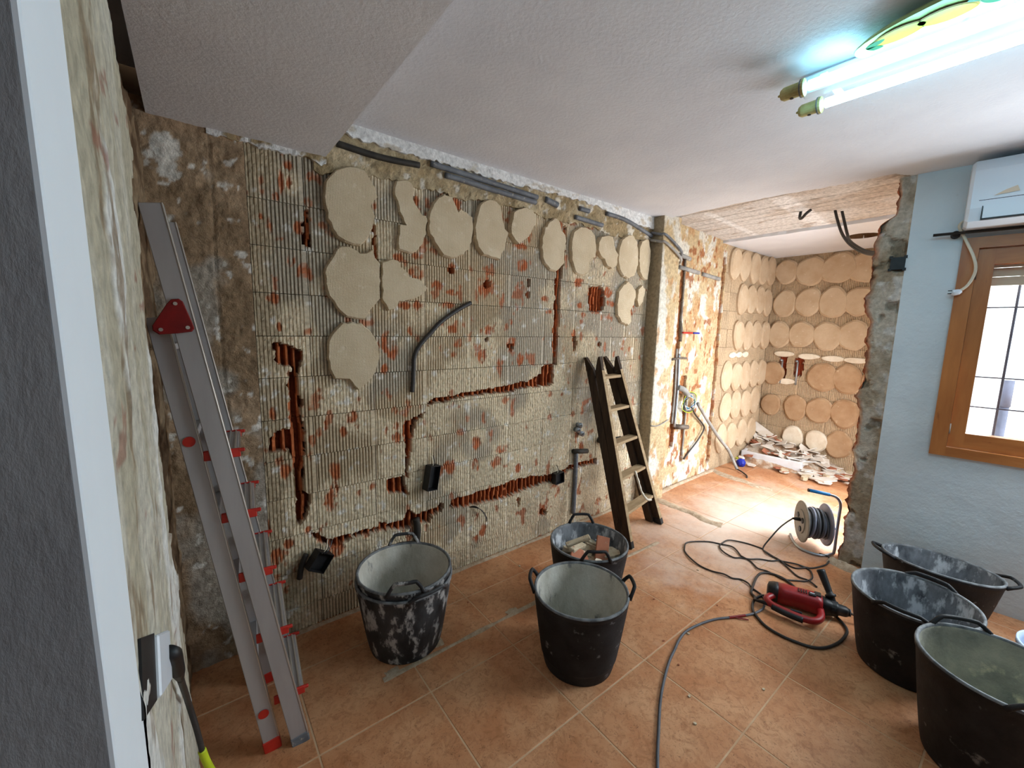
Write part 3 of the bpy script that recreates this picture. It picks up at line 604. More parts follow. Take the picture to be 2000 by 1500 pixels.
def long_wall_fn(U, Wz, groove, tint):
    m = sstep(0.44, 0.60, fbm(U * 3.4 + 3, Wz * 3.4, 5, 0.55) + 0.08 * sstep(1.35, 1.0, Wz) - 0.07 * sstep(1.5, 1.8, Wz) * sstep(1.0, 1.4, U) + 0.10 * sstep(0.45, 0.25, U))
    clay = np.zeros_like(U)
    jag = (fbm(U * 75, Wz * 22, 4, 0.65) - 0.5) * 2.6 + (fbm(U * 22 + 3, Wz * 20, 3) - 0.5) * 1.6
    u0, u1, w0, w1 = U.min(), U.max(), Wz.min(), Wz.max()
    for cx, cz, a, b in clay_arr:
        if cx + 1.5 * a < u0 or cx - 1.5 * a > u1 or cz + 1.5 * b < w0 or cz - 1.5 * b > w1:
            continue
        v = 1 - ((U - cx) / (a + 0.004)) ** 2 - ((Wz - cz) / (b + 0.004)) ** 2
        clay = np.maximum(clay, 0.92 * sstep(0.25, 0.70, np.minimum(v, 0.55) + jag * 0.62 + 0.08))
    clay = np.maximum(clay, 0.7 * sstep(0.70, 0.75, fbm(U * 17 + 40, Wz * 12, 4)))
    ch = np.zeros(U.shape, bool)
    ju = U + (fbm(U * 34 + 7, Wz * 34, 3) - 0.5) * 0.022
    jw = Wz + (fbm(U * 34, Wz * 34 + 31, 3) - 0.5) * 0.022
    for poly, bb in zip(CHASES, chase_bb):
        if bb[1] + 0.02 < u0 or bb[0] - 0.02 > u1 or bb[3] + 0.02 < w0 or bb[2] - 0.02 > w1:
            continue
        ch |= inpoly(ju, jw, poly)
    # brown rendered strip beside the pilaster
    edge = sstep(0.36, 0.27, U + (fbm(U * 9, Wz * 7, 4) - 0.5) * 0.22)
    m = np.maximum(m, edge)
    m = m * (1 - 0.8 * clay)
    d = 0.0025 * m - 0.0108 * groove * (1 - 0.62 * m) - 0.0025 * clay
    d += (fbm(U * 70, Wz * 70, 3) - 0.5) * (0.003 + 0.009 * m)
    g2 = fbm(U * 2.2 + 50, Wz * 2.2, 4)
    col = wmix(RIB_C[None, None], GREY_C[None, None], sstep(0.42, 0.58, g2))
    col = wmix(col, MORT_C[None, None], 0.9 * m)
    col = wmix(col, BROWN_C[None, None], 0.55 * edge)
    cshade = (0.75 + 0.55 * fbm(U * 60, Wz * 25, 3))[..., None]
    col = wmix(col, CLAY_C[None, None], clay) * (1 + (cshade - 1) * clay[..., None])
    wh = sstep(0.70, 0.76, fbm(U * 24 + 9, Wz * 24 + 5, 4)) * (1 - clay)
    col = wmix(col, WHITE_C[None, None], 0.85 * wh)
    web = (np.sin(U * 2 * math.pi / 0.036 + 6 * fbm(U * 5, Wz * 5, 2)) > 0.35)
    dch = -0.056 + 0.034 * web + (fbm(U * 50, Wz * 20, 3) - 0.5) * 0.018
    cch = wmix(np.broadcast_to(CLAYD_C, col.shape), CLAY_C[None, None], web.astype(float)) * (0.6 + 0.8 * fbm(U * 40 + 3, Wz * 18, 3))[..., None]  # gaps between webs painted darker clay, chase shade is in the colour
    d = np.where(ch, dch, d)
    col = np.where(ch[..., None], cch, col * tint)
    return d, col

def far_wall_fn(U, Wz, groove, tint):
    d = -0.008 * groove + (fbm(U * 40, Wz * 40, 2) - 0.5) * 0.003
    base, = C3((192, 168, 138))
    col = np.broadcast_to(base, U.shape + (3,)) * (0.85 + 0.3 * fbm(U * 9, Wz * 9, 3))[..., None] * tint
    return d, col
def far_back_fn(U, Wz, groove, tint):
    d, col = far_wall_fn(U, Wz, groove, tint)
    ch = np.zeros(U.shape, bool)
    for a, b, c, e in ((0.17, 0.255, 1.02, 1.30), (0.335, 0.43, 1.06, 1.28)):
        ju = U + (fbm(U * 50, Wz * 50, 2) - 0.5) * 0.03
        jw = Wz + (fbm(U * 50 + 9, Wz * 50, 2) - 0.5) * 0.03
        ch |= (ju > a) & (ju < b) & (jw > c) & (jw < e)
    red, = C3((134, 58, 34))
    return np.where(ch, -0.035, d), np.where(ch[..., None], red * (0.6 + 0.8 * fbm(U * 60, Wz * 20, 2))[..., None], col)

def brick_wall(parent, u0, u1, courses, frame, fn, row_h, gapu=0.004, gapw=0.003, pitch=0.305, phase=0.145, shifts=None):
    rib = 0.0160
    for ci in range(len(courses) - 1):
        w0, w1 = courses[ci], courses[ci + 1]
        ph = phase
        js = [u0]
        k = math.floor((u0 - ph) / pitch) - 1
        while True:
            k += 1
            j = ph + pitch * k
            if shifts and ci in shifts and j > shifts[ci]:
                j += 0.14
            j += random.uniform(-0.006, 0.006)
            if j <= u0 + 0.04:
                continue
            if j >= u1 - 0.04:
                break
            js.append(j)
        js.append(u1)
        for a, b in zip(js[:-1], js[1:]):
            a2, b2 = a + gapu / 2, b - gapu / 2
            us, gr = [a2], [0.0]
            u = a2 + random.uniform(0.002, 0.006)
            while u + rib < b2:
                us += [u, u + 0.0025, u + 0.0050, u + 0.0075]
                gr += [0.0, 1.0, 1.0, 0.0]
                u += rib
            us.append(b2)
            gr.append(0.0)
            nr = max(2, int(round((w1 - w0) / row_h)) + 1)
            ws = np.linspace(w0 + gapw / 2, w1 - gapw / 2, nr)
            U, Wz = np.meshgrid(np.array(us), ws)
            G = np.broadcast_to(np.array(gr), U.shape)
            d, col = fn(U, Wz, G, 1 + random.uniform(-0.07, 0.07))
            d = d + random.uniform(-0.002, 0.002)
            # returned edges
            U = np.pad(U, 1, mode='edge')
            Wz = np.pad(Wz, 1, mode='edge')
            d2 = np.pad(d, 1, constant_values=-0.062)
            col = np.pad(col, ((1, 1), (1, 1), (0, 0)), mode='edge')
            P = frame(U, Wz, d2)
            grid_mesh('brick', P, M['brickwork'], col, parent, smooth=False)

def fr_long(U, Wz, d):
    return np.stack([U, -d, Wz], -1)
def fr_far(U, Wz, d):
    return np.stack([XF - d, -U, Wz], -1)

wall_back = tag(MB().box((1.24, 0.14, 1.3), (3.9, 0.13, 2.6)).build('wall_back', M['core']), kind='structure')
COURSES = [0.0, 0.125, 0.325, 0.52, 0.72, 0.915, 1.115, 1.315, 1.51, 1.705, 1.91, 2.11, 2.35]
brick_wall(wall_back, 0.226, 3.168, COURSES, fr_long, long_wall_fn, 0.0085, shifts={2: 2.0, 7: 2.0})

# adhesive dabs left by the tiles
def ragged(poly, step=0.02, amp=0.004):
    out = []
    n = len(poly)
    for i in range(n):
        a, b = np.array(poly[i]), np.array(poly[(i + 1) % n])
        k = max(1, int(np.hypot(*(b - a)) / step))
        for t in range(k):
            p = a + (b - a) * t / k
            out.append((p[0] + random.uniform(-amp, amp), p[1] + random.uniform(-amp, amp)))
    return out
for poly in DABS:
    o = MB().prism(ragged(poly), lambda u, w, d: (u, -d + 0.004, w), 0.036 + random.uniform(-0.004, 0.006), inset=0.04).build('adhesive_dab', M['dab'], wall_back)

# sculpted strips: mortar and white plaster at the head of the wall
def strip(name, low, top, u0, u1, frame, dfn, cfn, parent, du=0.012, rows=14):
    us = np.arange(u0, u1 + du / 2, du)
    lo = np.interp(us, [p[0] for p in low], [p[1] for p in low]) + (fbm(us * 40, us * 0 + 3, 3) - 0.5) * 0.03
    hi = np.interp(us, [p[0] for p in top], [p[1] for p in top])
    t = np.linspace(0, 1, rows)[:, None]
    Wz = lo[None] + (hi - lo)[None] * t
    U = np.broadcast_to(us[None], Wz.shape)
    d = dfn(U, Wz)
    col = cfn(U, Wz)
    U = np.pad(U, 1, mode='edge')
    Wz = np.pad(Wz, 1, mode='edge')
    d = np.pad(d, 1, constant_values=-0.04)
    col = np.pad(col, ((1, 1), (1, 1), (0, 0)), mode='edge')
    return grid_mesh(name, frame(U, Wz, d), M['cement'], col, parent, smooth=False)
MB1, MB2, MB3, PW1, PW2 = C3((190, 172, 140), (166, 146, 112), (214, 206, 190), (232, 232, 230), (206, 198, 184))
strip('mortar_band', BAND_LOW, [(0.5, 2.50), (3.2, 2.50)], 0.50, 3.168, fr_long,
      lambda u, w: 0.010 + 0.030 * (fbm(u * 22, w * 22, 4) - 0.35),
      lambda u, w: wmix(wmix(MB1[None, None], MB2[None, None], sstep(0.35, 0.65, fbm(u * 8, w * 8, 4))), MB3[None, None], sstep(0.63, 0.7, fbm(u * 20 + 5, w * 20, 3))), wall_back, rows=20)
strip('plaster_band', WHITE_LOW, [(0.5, H + 0.01), (3.2, H + 0.01)], 0.52, 3.168, fr_long,
      lambda u, w: 0.028 + 0.012 * (fbm(u * 16, w * 16, 3) - 0.5),
      lambda u, w: wmix(PW1[None, None], PW2[None, None], sstep(0.58, 0.66, fbm(u * 9, w * 20, 4))), wall_back, rows=10)
for i, c in enumerate(CONDUITS):
    MB().tube(spline([(a, -0.022, b) for a, b in c], 6), 0.016 if i != 3 else 0.02, 10).build('conduit', M['conduit_dark' if i == 0 else 'conduit'], wall_back, smooth=True)

# rough rendered pilaster in the left corner
def sculpt(name, u0, u1, w0, w1, du, dw, frame, fn, parent, mat_='cement', smooth=True):
    us = np.linspace(u0, u1, max(2, int(round((u1 - u0) / du)) + 1))
    ws = np.linspace(w0, w1, max(2, int(round((w1 - w0) / dw)) + 1))
    U, Wz = np.meshgrid(us, ws)
    d, col = fn(U, Wz)
    return grid_mesh(name, frame(U, Wz, d), M[mat_], col, parent, smooth=smooth)
P1, P2, P3, P4 = C3((172, 146, 118), (142, 118, 92), (166, 158, 146), (222, 216, 206))
def pil_fn(u, w):
    d = 0.008 + 0.018 * (fbm(u * 26, w * 26, 4, 0.6) - 0.5) + 0.008 * (fbm(u * 90, w * 90, 2) - 0.5)
    c = wmix(P1[None, None], P2[None, None], sstep(0.35, 0.65, fbm(u * 6, w * 6, 5)))
    c = wmix(c, P3[None, None], sstep(0.52, 0.62, fbm(u * 3 + 8, w * 3, 4)) * 0.8)
    c = wmix(c, P4[None, None], np.maximum(sstep(0.69, 0.75, fbm(u * 22 + 8, w * 22, 4)), sstep(0.62, 0.66, fbm(u * 9, w * 9 + 20, 3)) * sstep(2.1, 2.25, w) * sstep(0.15, 0.05, u)))
    c = wmix(c, P4[None, None], sstep(0.0, 0.25, 1 - ((u + 0.035) / 0.055) ** 2 - ((w - 2.20) / 0.10) ** 2 + (fbm(u * 30, w * 30, 4) - 0.5) * 2.2))
    cut = (np.abs(u - 0.105 - 0.006 * np.sin(w * 3)) < 0.004)
    return np.where(cut, d - 0.006, d), c
sculpt('rendered_pilaster', -0.14, 0.2255, 0, 2.40, 0.007, 0.010, fr_long, pil_fn, wall_back)

strip('plaster_band', [(0.1, 2.330), (0.3, 2.318), (0.44, 2.325), (0.58, 2.30)], [(0.0, SOF + 0.003), (0.6, SOF + 0.003)], 0.10, 0.56, fr_long,
      lambda u, w: 0.016 + 0.022 * (fbm(u * 30, w * 30, 3) - 0.5),
      lambda u, w: wmix(PW1[None, None], MB2[None, None], sstep(0.5, 0.6, fbm(u * 22, w * 20, 4))), wall_back, rows=4)

# ---------------------------------------------------------------- column and plastered part of the far room's left wall
wall_far_left = tag(MB().box((4.55, 0.12, 1.3), (2.74, 0.14, 2.6)).build('wall_far_left', M['core']), kind='structure')
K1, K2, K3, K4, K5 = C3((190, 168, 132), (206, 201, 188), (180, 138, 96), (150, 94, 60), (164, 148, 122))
path = [(3.168, 0.05), (3.168, 0.0), (3.168, -0.04), (3.168, -0.08), (3.17, -0.118), (3.176, -0.122)] + [(3.20 + 0.012 * i, -0.12) for i in range(20)] + [(3.44, -0.115), (3.446, -0.08), (3.45, -0.04), (3.455, 0.03)]
pu = np.array(path)
sacc = np.concatenate([[0], np.cumsum(np.hypot(*np.diff(pu, axis=0).T))])
ws = np.linspace(0, H + 0.02, 190)
U, Wz = np.meshgrid(sacc, ws)
nx = np.gradient(pu[:, 1], sacc)
ny = -np.gradient(pu[:, 0], sacc)
dd = 0.007 * (fbm(U * 26, Wz * 26, 4) - 0.5) * 2
X = pu[:, 0][None] + nx[None] * dd
Y = pu[:, 1][None] + ny[None] * dd
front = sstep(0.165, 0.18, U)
col = wmix(K5[None, None], K1[None, None], front)  # side face of the column coloured darker, its shade is painted in
col = wmix(col, K2[None, None], front * sstep(0.50, 0.56, fbm(U * 5, Wz * 3, 4) + 0.22 * sstep(0.34, 0.2, U) - 0.06))
col = wmix(col, K3[None, None], 0.8 * front * sstep(0.60, 0.68, fbm(U * 12 + 5, Wz * 9, 4)))
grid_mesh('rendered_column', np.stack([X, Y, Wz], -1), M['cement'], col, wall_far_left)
def fplast_fn(u, w):
    d = 0.004 + 0.012 * (fbm(u * 20, w * 14, 4) - 0.5)
    c = wmix(K1[None, None], K3[None, None], 0.75 * sstep(0.45, 0.66, fbm(u * 12, w * 8, 5, 0.6)))
    c = wmix(c, K2[None, None], sstep(0.54, 0.62, fbm(u * 8 + 9, w * 6, 5, 0.6) + 0.10 * sstep(3.8, 3.5, u) + 0.1 * sstep(0.6, 0.2, w)))
    c = wmix(c, K4[None, None], 0.9 * sstep(0.64, 0.69, fbm(u * 20, w * 12, 4)))
    ch = np.zeros(u.shape, bool)
    for uc, hw, w0, w1 in ((3.715, 0.035, 0.42, 2.25), (3.93, 0.03, 0.22, 0.95), (4.50, 0.03, 0.1, 2.35), (3.87, 0.05, 0.95, 1.12)):
        j = (fbm(u * 20, w * 20 + uc, 3) - 0.5) * 0.03
        ch |= (np.abs(u - uc + j) < hw) & (w > w0) & (w < w1)
    br, = C3((150, 96, 60))
    d = np.where(ch, -0.025 + (fbm(u * 40, w * 20, 2) - 0.5) * 0.02, d)
    ribs = (np.sin(u * 2 * math.pi / 0.02) > 0.6) & (fbm(u * 4 + 30, w * 5, 3) > 0.52)
    d = np.where(ribs & ~ch, d - 0.006, d)
    return d, np.where(ch[..., None], br * (0.7 + 0.7 * fbm(u * 30, w * 12, 3))[..., None], c)
sculpt('broken_plaster', 3.45, 4.55, 0, 2.55, 0.010, 0.012, fr_long, fplast_fn, wall_far_left, smooth=False)
FC = [0.0, 0.2, 0.4, 0.6, 0.8, 1.0, 1.2, 1.4, 1.6, 1.8, 2.0, 2.2, 2.49]
brick_wall(wall_far_left, 4.55, XF, FC, fr_long, far_wall_fn, 0.04, phase=4.7)

wall_far = tag(MB().box((5.92, -0.84, 1.3), (0.16, 1.88, 2.6)).build('wall_far', M['core']), kind='structure')
brick_wall(wall_far, 0.0, 1.80, FC, fr_far, far_back_fn, 0.02, phase=0.1)

def blob(cu, cw, ru, rw, seed, n=34, amp=0.07):
    pts = []
    ph = [random.uniform(0, 6.28) for _ in range(5)]
    for k in range(n):
        a = 2 * math.pi * k / n
        q = 1 + amp * (0.55 * math.sin(2 * a + ph[0]) + 0.4 * math.sin(3 * a + ph[1]) + 0.2 * math.sin(5 * a + ph[2]) + 0.12 * math.sin(9 * a + ph[3])) + random.uniform(-0.012, 0.012)
        pts.append((cu + ru * q * math.cos(a), cw + rw * q * math.sin(a)))
    return pts
def far_dab(parent, fr, cu, cw, ru, rw, mt='dab_far', name='adhesive_dab', t=None):
    f = lambda u, w, d: tuple(fr(np.array(u), np.array(w), np.array(d - 0.004)))
    MB().prism(blob(cu, cw, ru, rw, cu * 31 + cw * 17), f, t or random.uniform(0.034, 0.048), inset=0.12).build(name, M[mt], parent)
# back wall of the far room: rows of dabs, a course of white spots, more rows below
rows = [(2.30, [(0.15, 0.115, 0.145), (0.40, 0.145, 0.165), (0.665, 0.165, 0.165), (0.90, 0.15, 0.165), (1.15, 0.13, 0.15), (1.42, 0.13, 0.15)]),
        (1.93, [(0.165, 0.115, 0.165), (0.41, 0.135, 0.155), (0.655, 0.14, 0.165), (0.885, 0.13, 0.155), (1.13, 0.12, 0.15), (1.40, 0.12, 0.15)]),
        (1.55, [(0.145, 0.12, 0.155), (0.38, 0.13, 0.155), (0.635, 0.135, 0.16), (0.87, 0.13, 0.165), (1.12, 0.12, 0.15), (1.38, 0.12, 0.15)]),
        (1.065, [(0.12, 0.11, 0.145), (0.635, 0.14, 0.165), (0.87, 0.13, 0.165), (1.12, 0.12, 0.15), (1.38, 0.12, 0.15)]),
        (0.672, [(0.128, 0.105, 0.135), (0.40, 0.12, 0.15), (0.643, 0.125, 0.15), (0.885, 0.125, 0.165), (1.13, 0.12, 0.15)]),
        (0.312, [(0.868, 0.125, 0.15), (1.13, 0.12, 0.15)])]
for w, l in rows:
    for u, ru, rw in l:
        far_dab(wall_far, fr_far, u, w + random.uniform(-0.01, 0.01), ru * 1.05, rw * 1.05, 'dab_far' if w > 1.4 else 'dab_far_shaded')
for u, w in ((0.214, 1.315), (0.475, 1.30), (0.715, 1.29), (0.925, 1.285), (1.15, 1.285)):
    far_dab(wall_far, fr_far, u, w, 0.115, 0.034, 'dab_white', 'white_adhesive_spot', 0.03)
far_dab(wall_far, fr_far, 0.41, 0.31, 0.115, 0.13, 'dab_white', 'white_adhesive_spot', 0.05)
far_dab(wall_far, fr_far, 0.655, 0.31, 0.115, 0.125, 'dab_white', 'white_adhesive_spot', 0.05)
for u in (0.21, 0.375):
    MB().tube([(XF - 0.012, -u, 0.95), (XF - 0.012, -u, 1.1), (XF - 0.012, -u, 1.24)], 0.011, 8).tube([(XF - 0.012, -u, 1.235), (XF - 0.06, -u, 1.24)], 0.013, 8).build('water_pipe', M['steel'], wall_far, smooth=True)
MB().prism(blob(0.27, 0.98, 0.10, 0.035, 3.3), lambda u, w, d: (XF - d, -u, w), 0.02).build('white_adhesive_spot', M['dab_white'], wall_far)
for w, l in ((2.31, (4.72, 4.957, 5.202, 5.432, 5.66)), (1.947, (4.969, 5.206, 5.439, 5.661)), (1.537, (4.949, 5.203, 5.434, 5.659)),
             (1.067, (4.755, 4.985, 5.23, 5.461, 5.67)), (0.712, (4.79, 5.03, 5.29, 5.55)), (0.345, (4.754, 4.987, 5.25, 5.52))):
    for u in l:
        far_dab(wall_far_left, fr_long, u, w + random.uniform(-0.012, 0.012), 0.124, 0.168)
for u in (4.86, 5.02, 5.18):
    far_dab(wall_far_left, fr_long, u, 1.31, 0.075, 0.035, 'dab_white', 'white_adhesive_spot', 0.025)

# ---------------------------------------------------------------- left wall: peeled plaster, white jamb, grey end
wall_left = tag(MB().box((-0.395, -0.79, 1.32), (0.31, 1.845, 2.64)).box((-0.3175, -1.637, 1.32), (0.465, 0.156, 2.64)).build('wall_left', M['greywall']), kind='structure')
L1, L2, L3, L4, L5, L6 = C3((214, 209, 194), (196, 188, 166), (236, 235, 230), (150, 128, 102), (104, 82, 62), (160, 104, 88))
def left_fn(u, w):            # u = y
    n = fbm(u * 9, w * 1.6, 5, 0.6)
    c = wmix(L1[None, None], L2[None, None], sstep(0.4, 0.62, n))
    c = wmix(c, L3[None, None], sstep(0.58, 0.64, fbm(u * 6 + 20, w * 2.4, 4)))
    c = wmix(c, L4[None, None], 0.8 * sstep(0.6, 0.68, fbm(u * 8 + 3, w * 2.6, 6, 0.7)))
    c = wmix(c, L6[None, None], 0.6 * sstep(0.73, 0.77, fbm(u * 10 + 3, w * 20, 4)))
    edge = np.interp(w, [0, 0.5, 1.08, 1.34, 1.67, 2.0, 2.2, 2.4], [-0.55, -0.63, -0.85, -0.97, -0.91, -0.85, -1.15, -1.25]) + (fbm(u * 9, w * 12, 4) - 0.5) * 0.20
    off = sstep(0.0, 0.03, u - edge)
    d = 0.002 + 0.006 * (fbm(u * 20, w * 20, 4) - 0.5) + 0.003 * sstep(0.58, 0.64, fbm(u * 6 + 20, w * 2.4, 4))
    d = d - off * (0.026 + 0.02 * (fbm(u * 12, w * 12, 4) - 0.5))
    c = wmix(c, L4[None, None], off)
    c = wmix(c, L5[None, None], off * sstep(0.4, 0.6, fbm(u * 8 + 5, w * 8, 4)))
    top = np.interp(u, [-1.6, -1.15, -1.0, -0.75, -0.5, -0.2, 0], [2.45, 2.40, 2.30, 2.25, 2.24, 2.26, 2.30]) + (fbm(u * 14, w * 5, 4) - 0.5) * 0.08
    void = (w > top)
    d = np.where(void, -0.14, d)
    return d, np.where(void[..., None], L5 * 0.5, c)  # void coloured darker than the wall, painting in the dark of the gap
def fr_left(U, Wz, d):
    return np.stack([XL + d, U, Wz], -1)
sculpt('peeled_plaster', -1.556, 0.02, 0.0, 2.40, 0.010, 0.008, fr_left, left_fn, wall_left)
MB().box((XL, -1.635, 1.32), (0.006, 0.159, 2.64), ch=0.0015).build('jamb_strip', M['jamb'], wall_left)

# ---------------------------------------------------------------- white wall with window opening, and the broken end of the partition
def WP(y, z, d=0.0):
    """point on the white wall; d towards the room"""
    return (3.27 - 0.13 * y - d * 0.9917, y - d * 0.1289, z)
WIN = (-1.835, -2.96, 0.885, 2.105)      # y left, y right, z bottom, z top
def wslab(mb, y0, y1, z0, z1, d0, d1):
    vs_ = [WP(y, z, d) for d in (d0, d1) for y in (y0, y1) for z in (z0, z1)]
    mb.add(vs_, [(0, 1, 3, 2), (4, 6, 7, 5), (0, 4, 5, 1), (2, 3, 7, 6), (0, 2, 6, 4), (1, 5, 7, 3)])
    return mb
mb = MB()
wslab(mb, -1.598, WIN[0], 0, H + 0.05, -0.11, 0)
wslab(mb, WIN[1], -4.9, 0, H + 0.05, -0.11, 0)
wslab(mb, WIN[0], WIN[1], 0, WIN[2], -0.11, 0)
wslab(mb, WIN[0], WIN[1], WIN[3], H + 0.05, -0.11, 0)
wall_right = tag(mb.build('wall_right', M['paint']), kind='structure')
# broken partition end: sculpted front, ragged edge, full thickness
S1, S2, S3, S4, S5 = C3((198, 188, 172), (170, 154, 132), (216, 212, 206), (156, 94, 66), (126, 110, 90))
zs = np.linspace(0, H, 260)
ed = np.interp(zs, [p[1] for p in STUB][::-1], [p[0] for p in STUB][::-1]) + (fbm(zs * 14, zs * 0 + 5, 4) - 0.5) * 0.035
nc = 22
t = np.linspace(0, 1, nc)
Yg = ed[:, None] + (-1.600 - ed[:, None]) * t[None] - 0.0
Zg = np.broadcast_to(zs[:, None], Yg.shape)
dg = -0.010 + 0.022 * (fbm(Yg * 16, Zg * 16, 5) - 0.5) - 0.02 * sstep(0.58, 0.66, fbm(Yg * 9 + 7, Zg * 8, 4))
dg = dg * np.minimum(1, (1 - t) * 12)[None] - 0.02 * np.maximum(0, 1 - t * 6)[None] ** 2
cg = wmix(S1[None, None], S2[None, None], sstep(0.4, 0.62, fbm(Yg * 8, Zg * 6, 4) + 0.12 * sstep(1.0, 0.5, Zg)))
cg = wmix(cg, S3[None, None], sstep(0.60, 0.66, fbm(Yg * 12 + 3, Zg * 10, 4)) * 0.8)
cg = wmix(cg, S4[None, None], 0.85 * np.maximum(0, 1 - t * 5)[None] * sstep(0.35, 0.5, fbm(Yg * 10, Zg * 8 + 30, 3)))
cg = wmix(cg, S5[None, None], sstep(0.60, 0.68, fbm(Yg * 9 + 7, Zg * 8, 4)) * 0.7)
def padc(a, val=None):
    return a
bd = np.linspace(-0.03, -0.12, 6)
Yb = np.repeat(ed[:, None], 6, 1) + (fbm(np.arange(6)[None] * 3.1 + 0 * zs[:, None], zs[:, None] * 18, 4) - 0.5) * 0.05
Db = np.broadcast_to(bd[::-1][None], Yb.shape)
cb = np.broadcast_to(S4, Yb.shape + (3,)) * (0.6 + 0.8 * fbm(Yb * 30, Zg[:, :6] * 20, 3))[..., None]
Ya = np.concatenate([np.full((260, 1), -1.6), Yb, Yg], 1)
Da = np.concatenate([np.full((260, 1), -0.12), Db, dg], 1)
Za = np.broadcast_to(zs[:, None], Ya.shape)
ca = np.concatenate([cb[:, :1], cb, cg], 1)
Pst = np.stack([3.27 - 0.13 * Ya - Da * 0.9917, Ya - Da * 0.1289, Za], -1)
stub = grid_mesh('partition_end', Pst, M['cement'], ca, wall_right, smooth=False)
# enclosing walls out of frame; the far room has a patio door opening
mb = MB()
mb.box((3.63, -1.83, 1.29), (0.10, 0.10, 2.58)).box((5.54, -1.83, 1.29), (1.12, 0.10, 2.58)).box((4.33, -1.83, 2.34), (1.30, 0.10, 0.48))
tag(mb.build('wall_far_side', M['ext_white']), kind='structure')
mb = MB()
mb.box((1.1, -4.85, 1.3), (5.8, 0.1, 2.6))
tag(mb.build('wall_front', M['paint']), kind='structure')
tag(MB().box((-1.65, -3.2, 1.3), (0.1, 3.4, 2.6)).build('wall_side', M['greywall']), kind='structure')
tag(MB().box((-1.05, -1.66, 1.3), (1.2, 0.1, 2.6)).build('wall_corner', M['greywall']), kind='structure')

# ---------------------------------------------------------------- ceilings
jag = []
base = [(3.27, 0.06), (3.275, -0.11), (3.284, -0.774), (3.346, -1.177), (3.378, -1.516), (3.47, -1.57)]
for a, b in zip(base[:-1], base[1:]):
    for k in range(14):
        t_ = k / 14
        jag.append((a[0] + (b[0] - a[0]) * t_ + random.uniform(-0.012, 0.012), a[1] + (b[1] - a[1]) * t_))
cpoly = [(-1.7, 0.06)] + jag + [(3.62, -1.57), (4.0, -4.9), (-1.7, -4.9)]
ceiling = tag(MB().prism(cpoly, lambda u, w, d: (u, w, H + d), 0.06).build('ceiling', M['ceiling']), kind='structure')
MB().box(((XL + 0.55) / 2, -2.4, (SOF + H + 0.01) / 2), (0.55 - XL, 4.92, H + 0.01 - SOF)).box((-0.90, -3.22, (SOF + H + 0.01) / 2), (1.634, 3.28, H + 0.01 - SOF)).build('soffit', M['ceiling'], ceiling)
Q1, Q2, Q3, Q4 = C3((216, 212, 208), (204, 195, 186), (236, 236, 236), (172, 156, 142))
def rec_fn(u, w):             # u = x, w = y
    d = 0.012 * (fbm(u * 10, w * 4, 4) - 0.5)
    lines = np.abs(((u - 3.2) / 0.115) % 1 - 0.5) > 0.455
    d = np.where(lines, d - 0.008, d)
    c = wmix(Q1[None, None], Q2[None, None], sstep(0.46, 0.66, fbm(u * 5, w * 2.0, 5) + 0.14 * sstep(3.6, 3.3, u) + 0.12 * sstep(-1.0, -1.5, w)))
    band = np.maximum(sstep(0.075, 0.05, np.abs(w + 0.86)), sstep(0.04, 0.02, np.abs(w + 0.32)))
    c = wmix(c, Q3[None, None], 0.9 * band * sstep(3.42, 3.5, u))
    c = wmix(c, Q4[None, None], 0.7 * sstep(0.68, 0.74, fbm(u * 12, w * 5 + 9, 4)))
    return d, c
def fr_ceil(U, Wz, d):
    return np.stack([U, Wz, 2.553 - 0.040 * np.clip((U - 3.4) / 1.0, 0, 1) - d], -1)
rough = sculpt('exposed_slab', 3.18, 4.52, -1.86, 0.08, 0.012, 0.02, fr_ceil, rec_fn, ceiling, smooth=False)
ZC = 2.485
hole_c, hole_r = (5.03, -1.01), 0.135
jl = [(4.44 + random.uniform(-0.008, 0.008), -1.87 + k * 1.94 / 30) for k in range(31)]
mb = MB()
sq = (hole_c[0] - 0.25, hole_c[0] + 0.25, hole_c[1] - 0.25, hole_c[1] + 0.25)
# ring between a square and the round hole
n = 40
inner, outer = [], []
for k in range(n):
    a = 2 * math.pi * k / n
    rr = hole_r * (1 + random.uniform(-0.03, 0.03))
    inner.append((hole_c[0] + rr * math.cos(a), hole_c[1] + rr * math.sin(a)))
    q = 0.25 / max(abs(math.cos(a)), abs(math.sin(a)))
    outer.append((hole_c[0] + q * math.cos(a), hole_c[1] + q * math.sin(a)))
vs_ = [(x, y, ZC) for x, y in inner] + [(x, y, ZC) for x, y in outer] + [(x, y, ZC + 0.03) for x, y in inner]
mb.add(vs_, [(k, (k + 1) % n, n + (k + 1) % n, n + k) for k in range(n)] + [(k, (k + 1) % n, 2 * n + (k + 1) % n, 2 * n + k) for k in range(n)])
def flat(x0, x1, y0, y1):
    mb.add([(x0, y0, ZC), (x1, y0, ZC), (x1, y1, ZC), (x0, y1, ZC)], [(0, 1, 2, 3)])
for (xa, ya), (xb, yb) in zip(jl[:-1], jl[1:]):
    mb.add([(xa, ya, ZC), (4.60, ya, ZC), (4.60, yb, ZC), (xb, yb, ZC), (xa, ya, ZC + 0.09), (xb, yb, ZC + 0.09)], [(0, 1, 2, 3), (0, 3, 5, 4)])
flat(4.60, sq[0], -1.87, 0.07)
flat(sq[1], 5.9, -1.87, 0.07)
flat(sq[0], sq[1], sq[3], 0.07)
flat(sq[0], sq[1], -1.87, sq[2])
far_ceiling = mb.build('far_room_ceiling', M['ceiling'], ceiling)
MB().lathe([(hole_r * 0.985, 0.002), (hole_r * 0.97, 0.07)], 40, (hole_c[0], hole_c[1], ZC)).build('hole_lining', M['core'], ceiling, smooth=True)
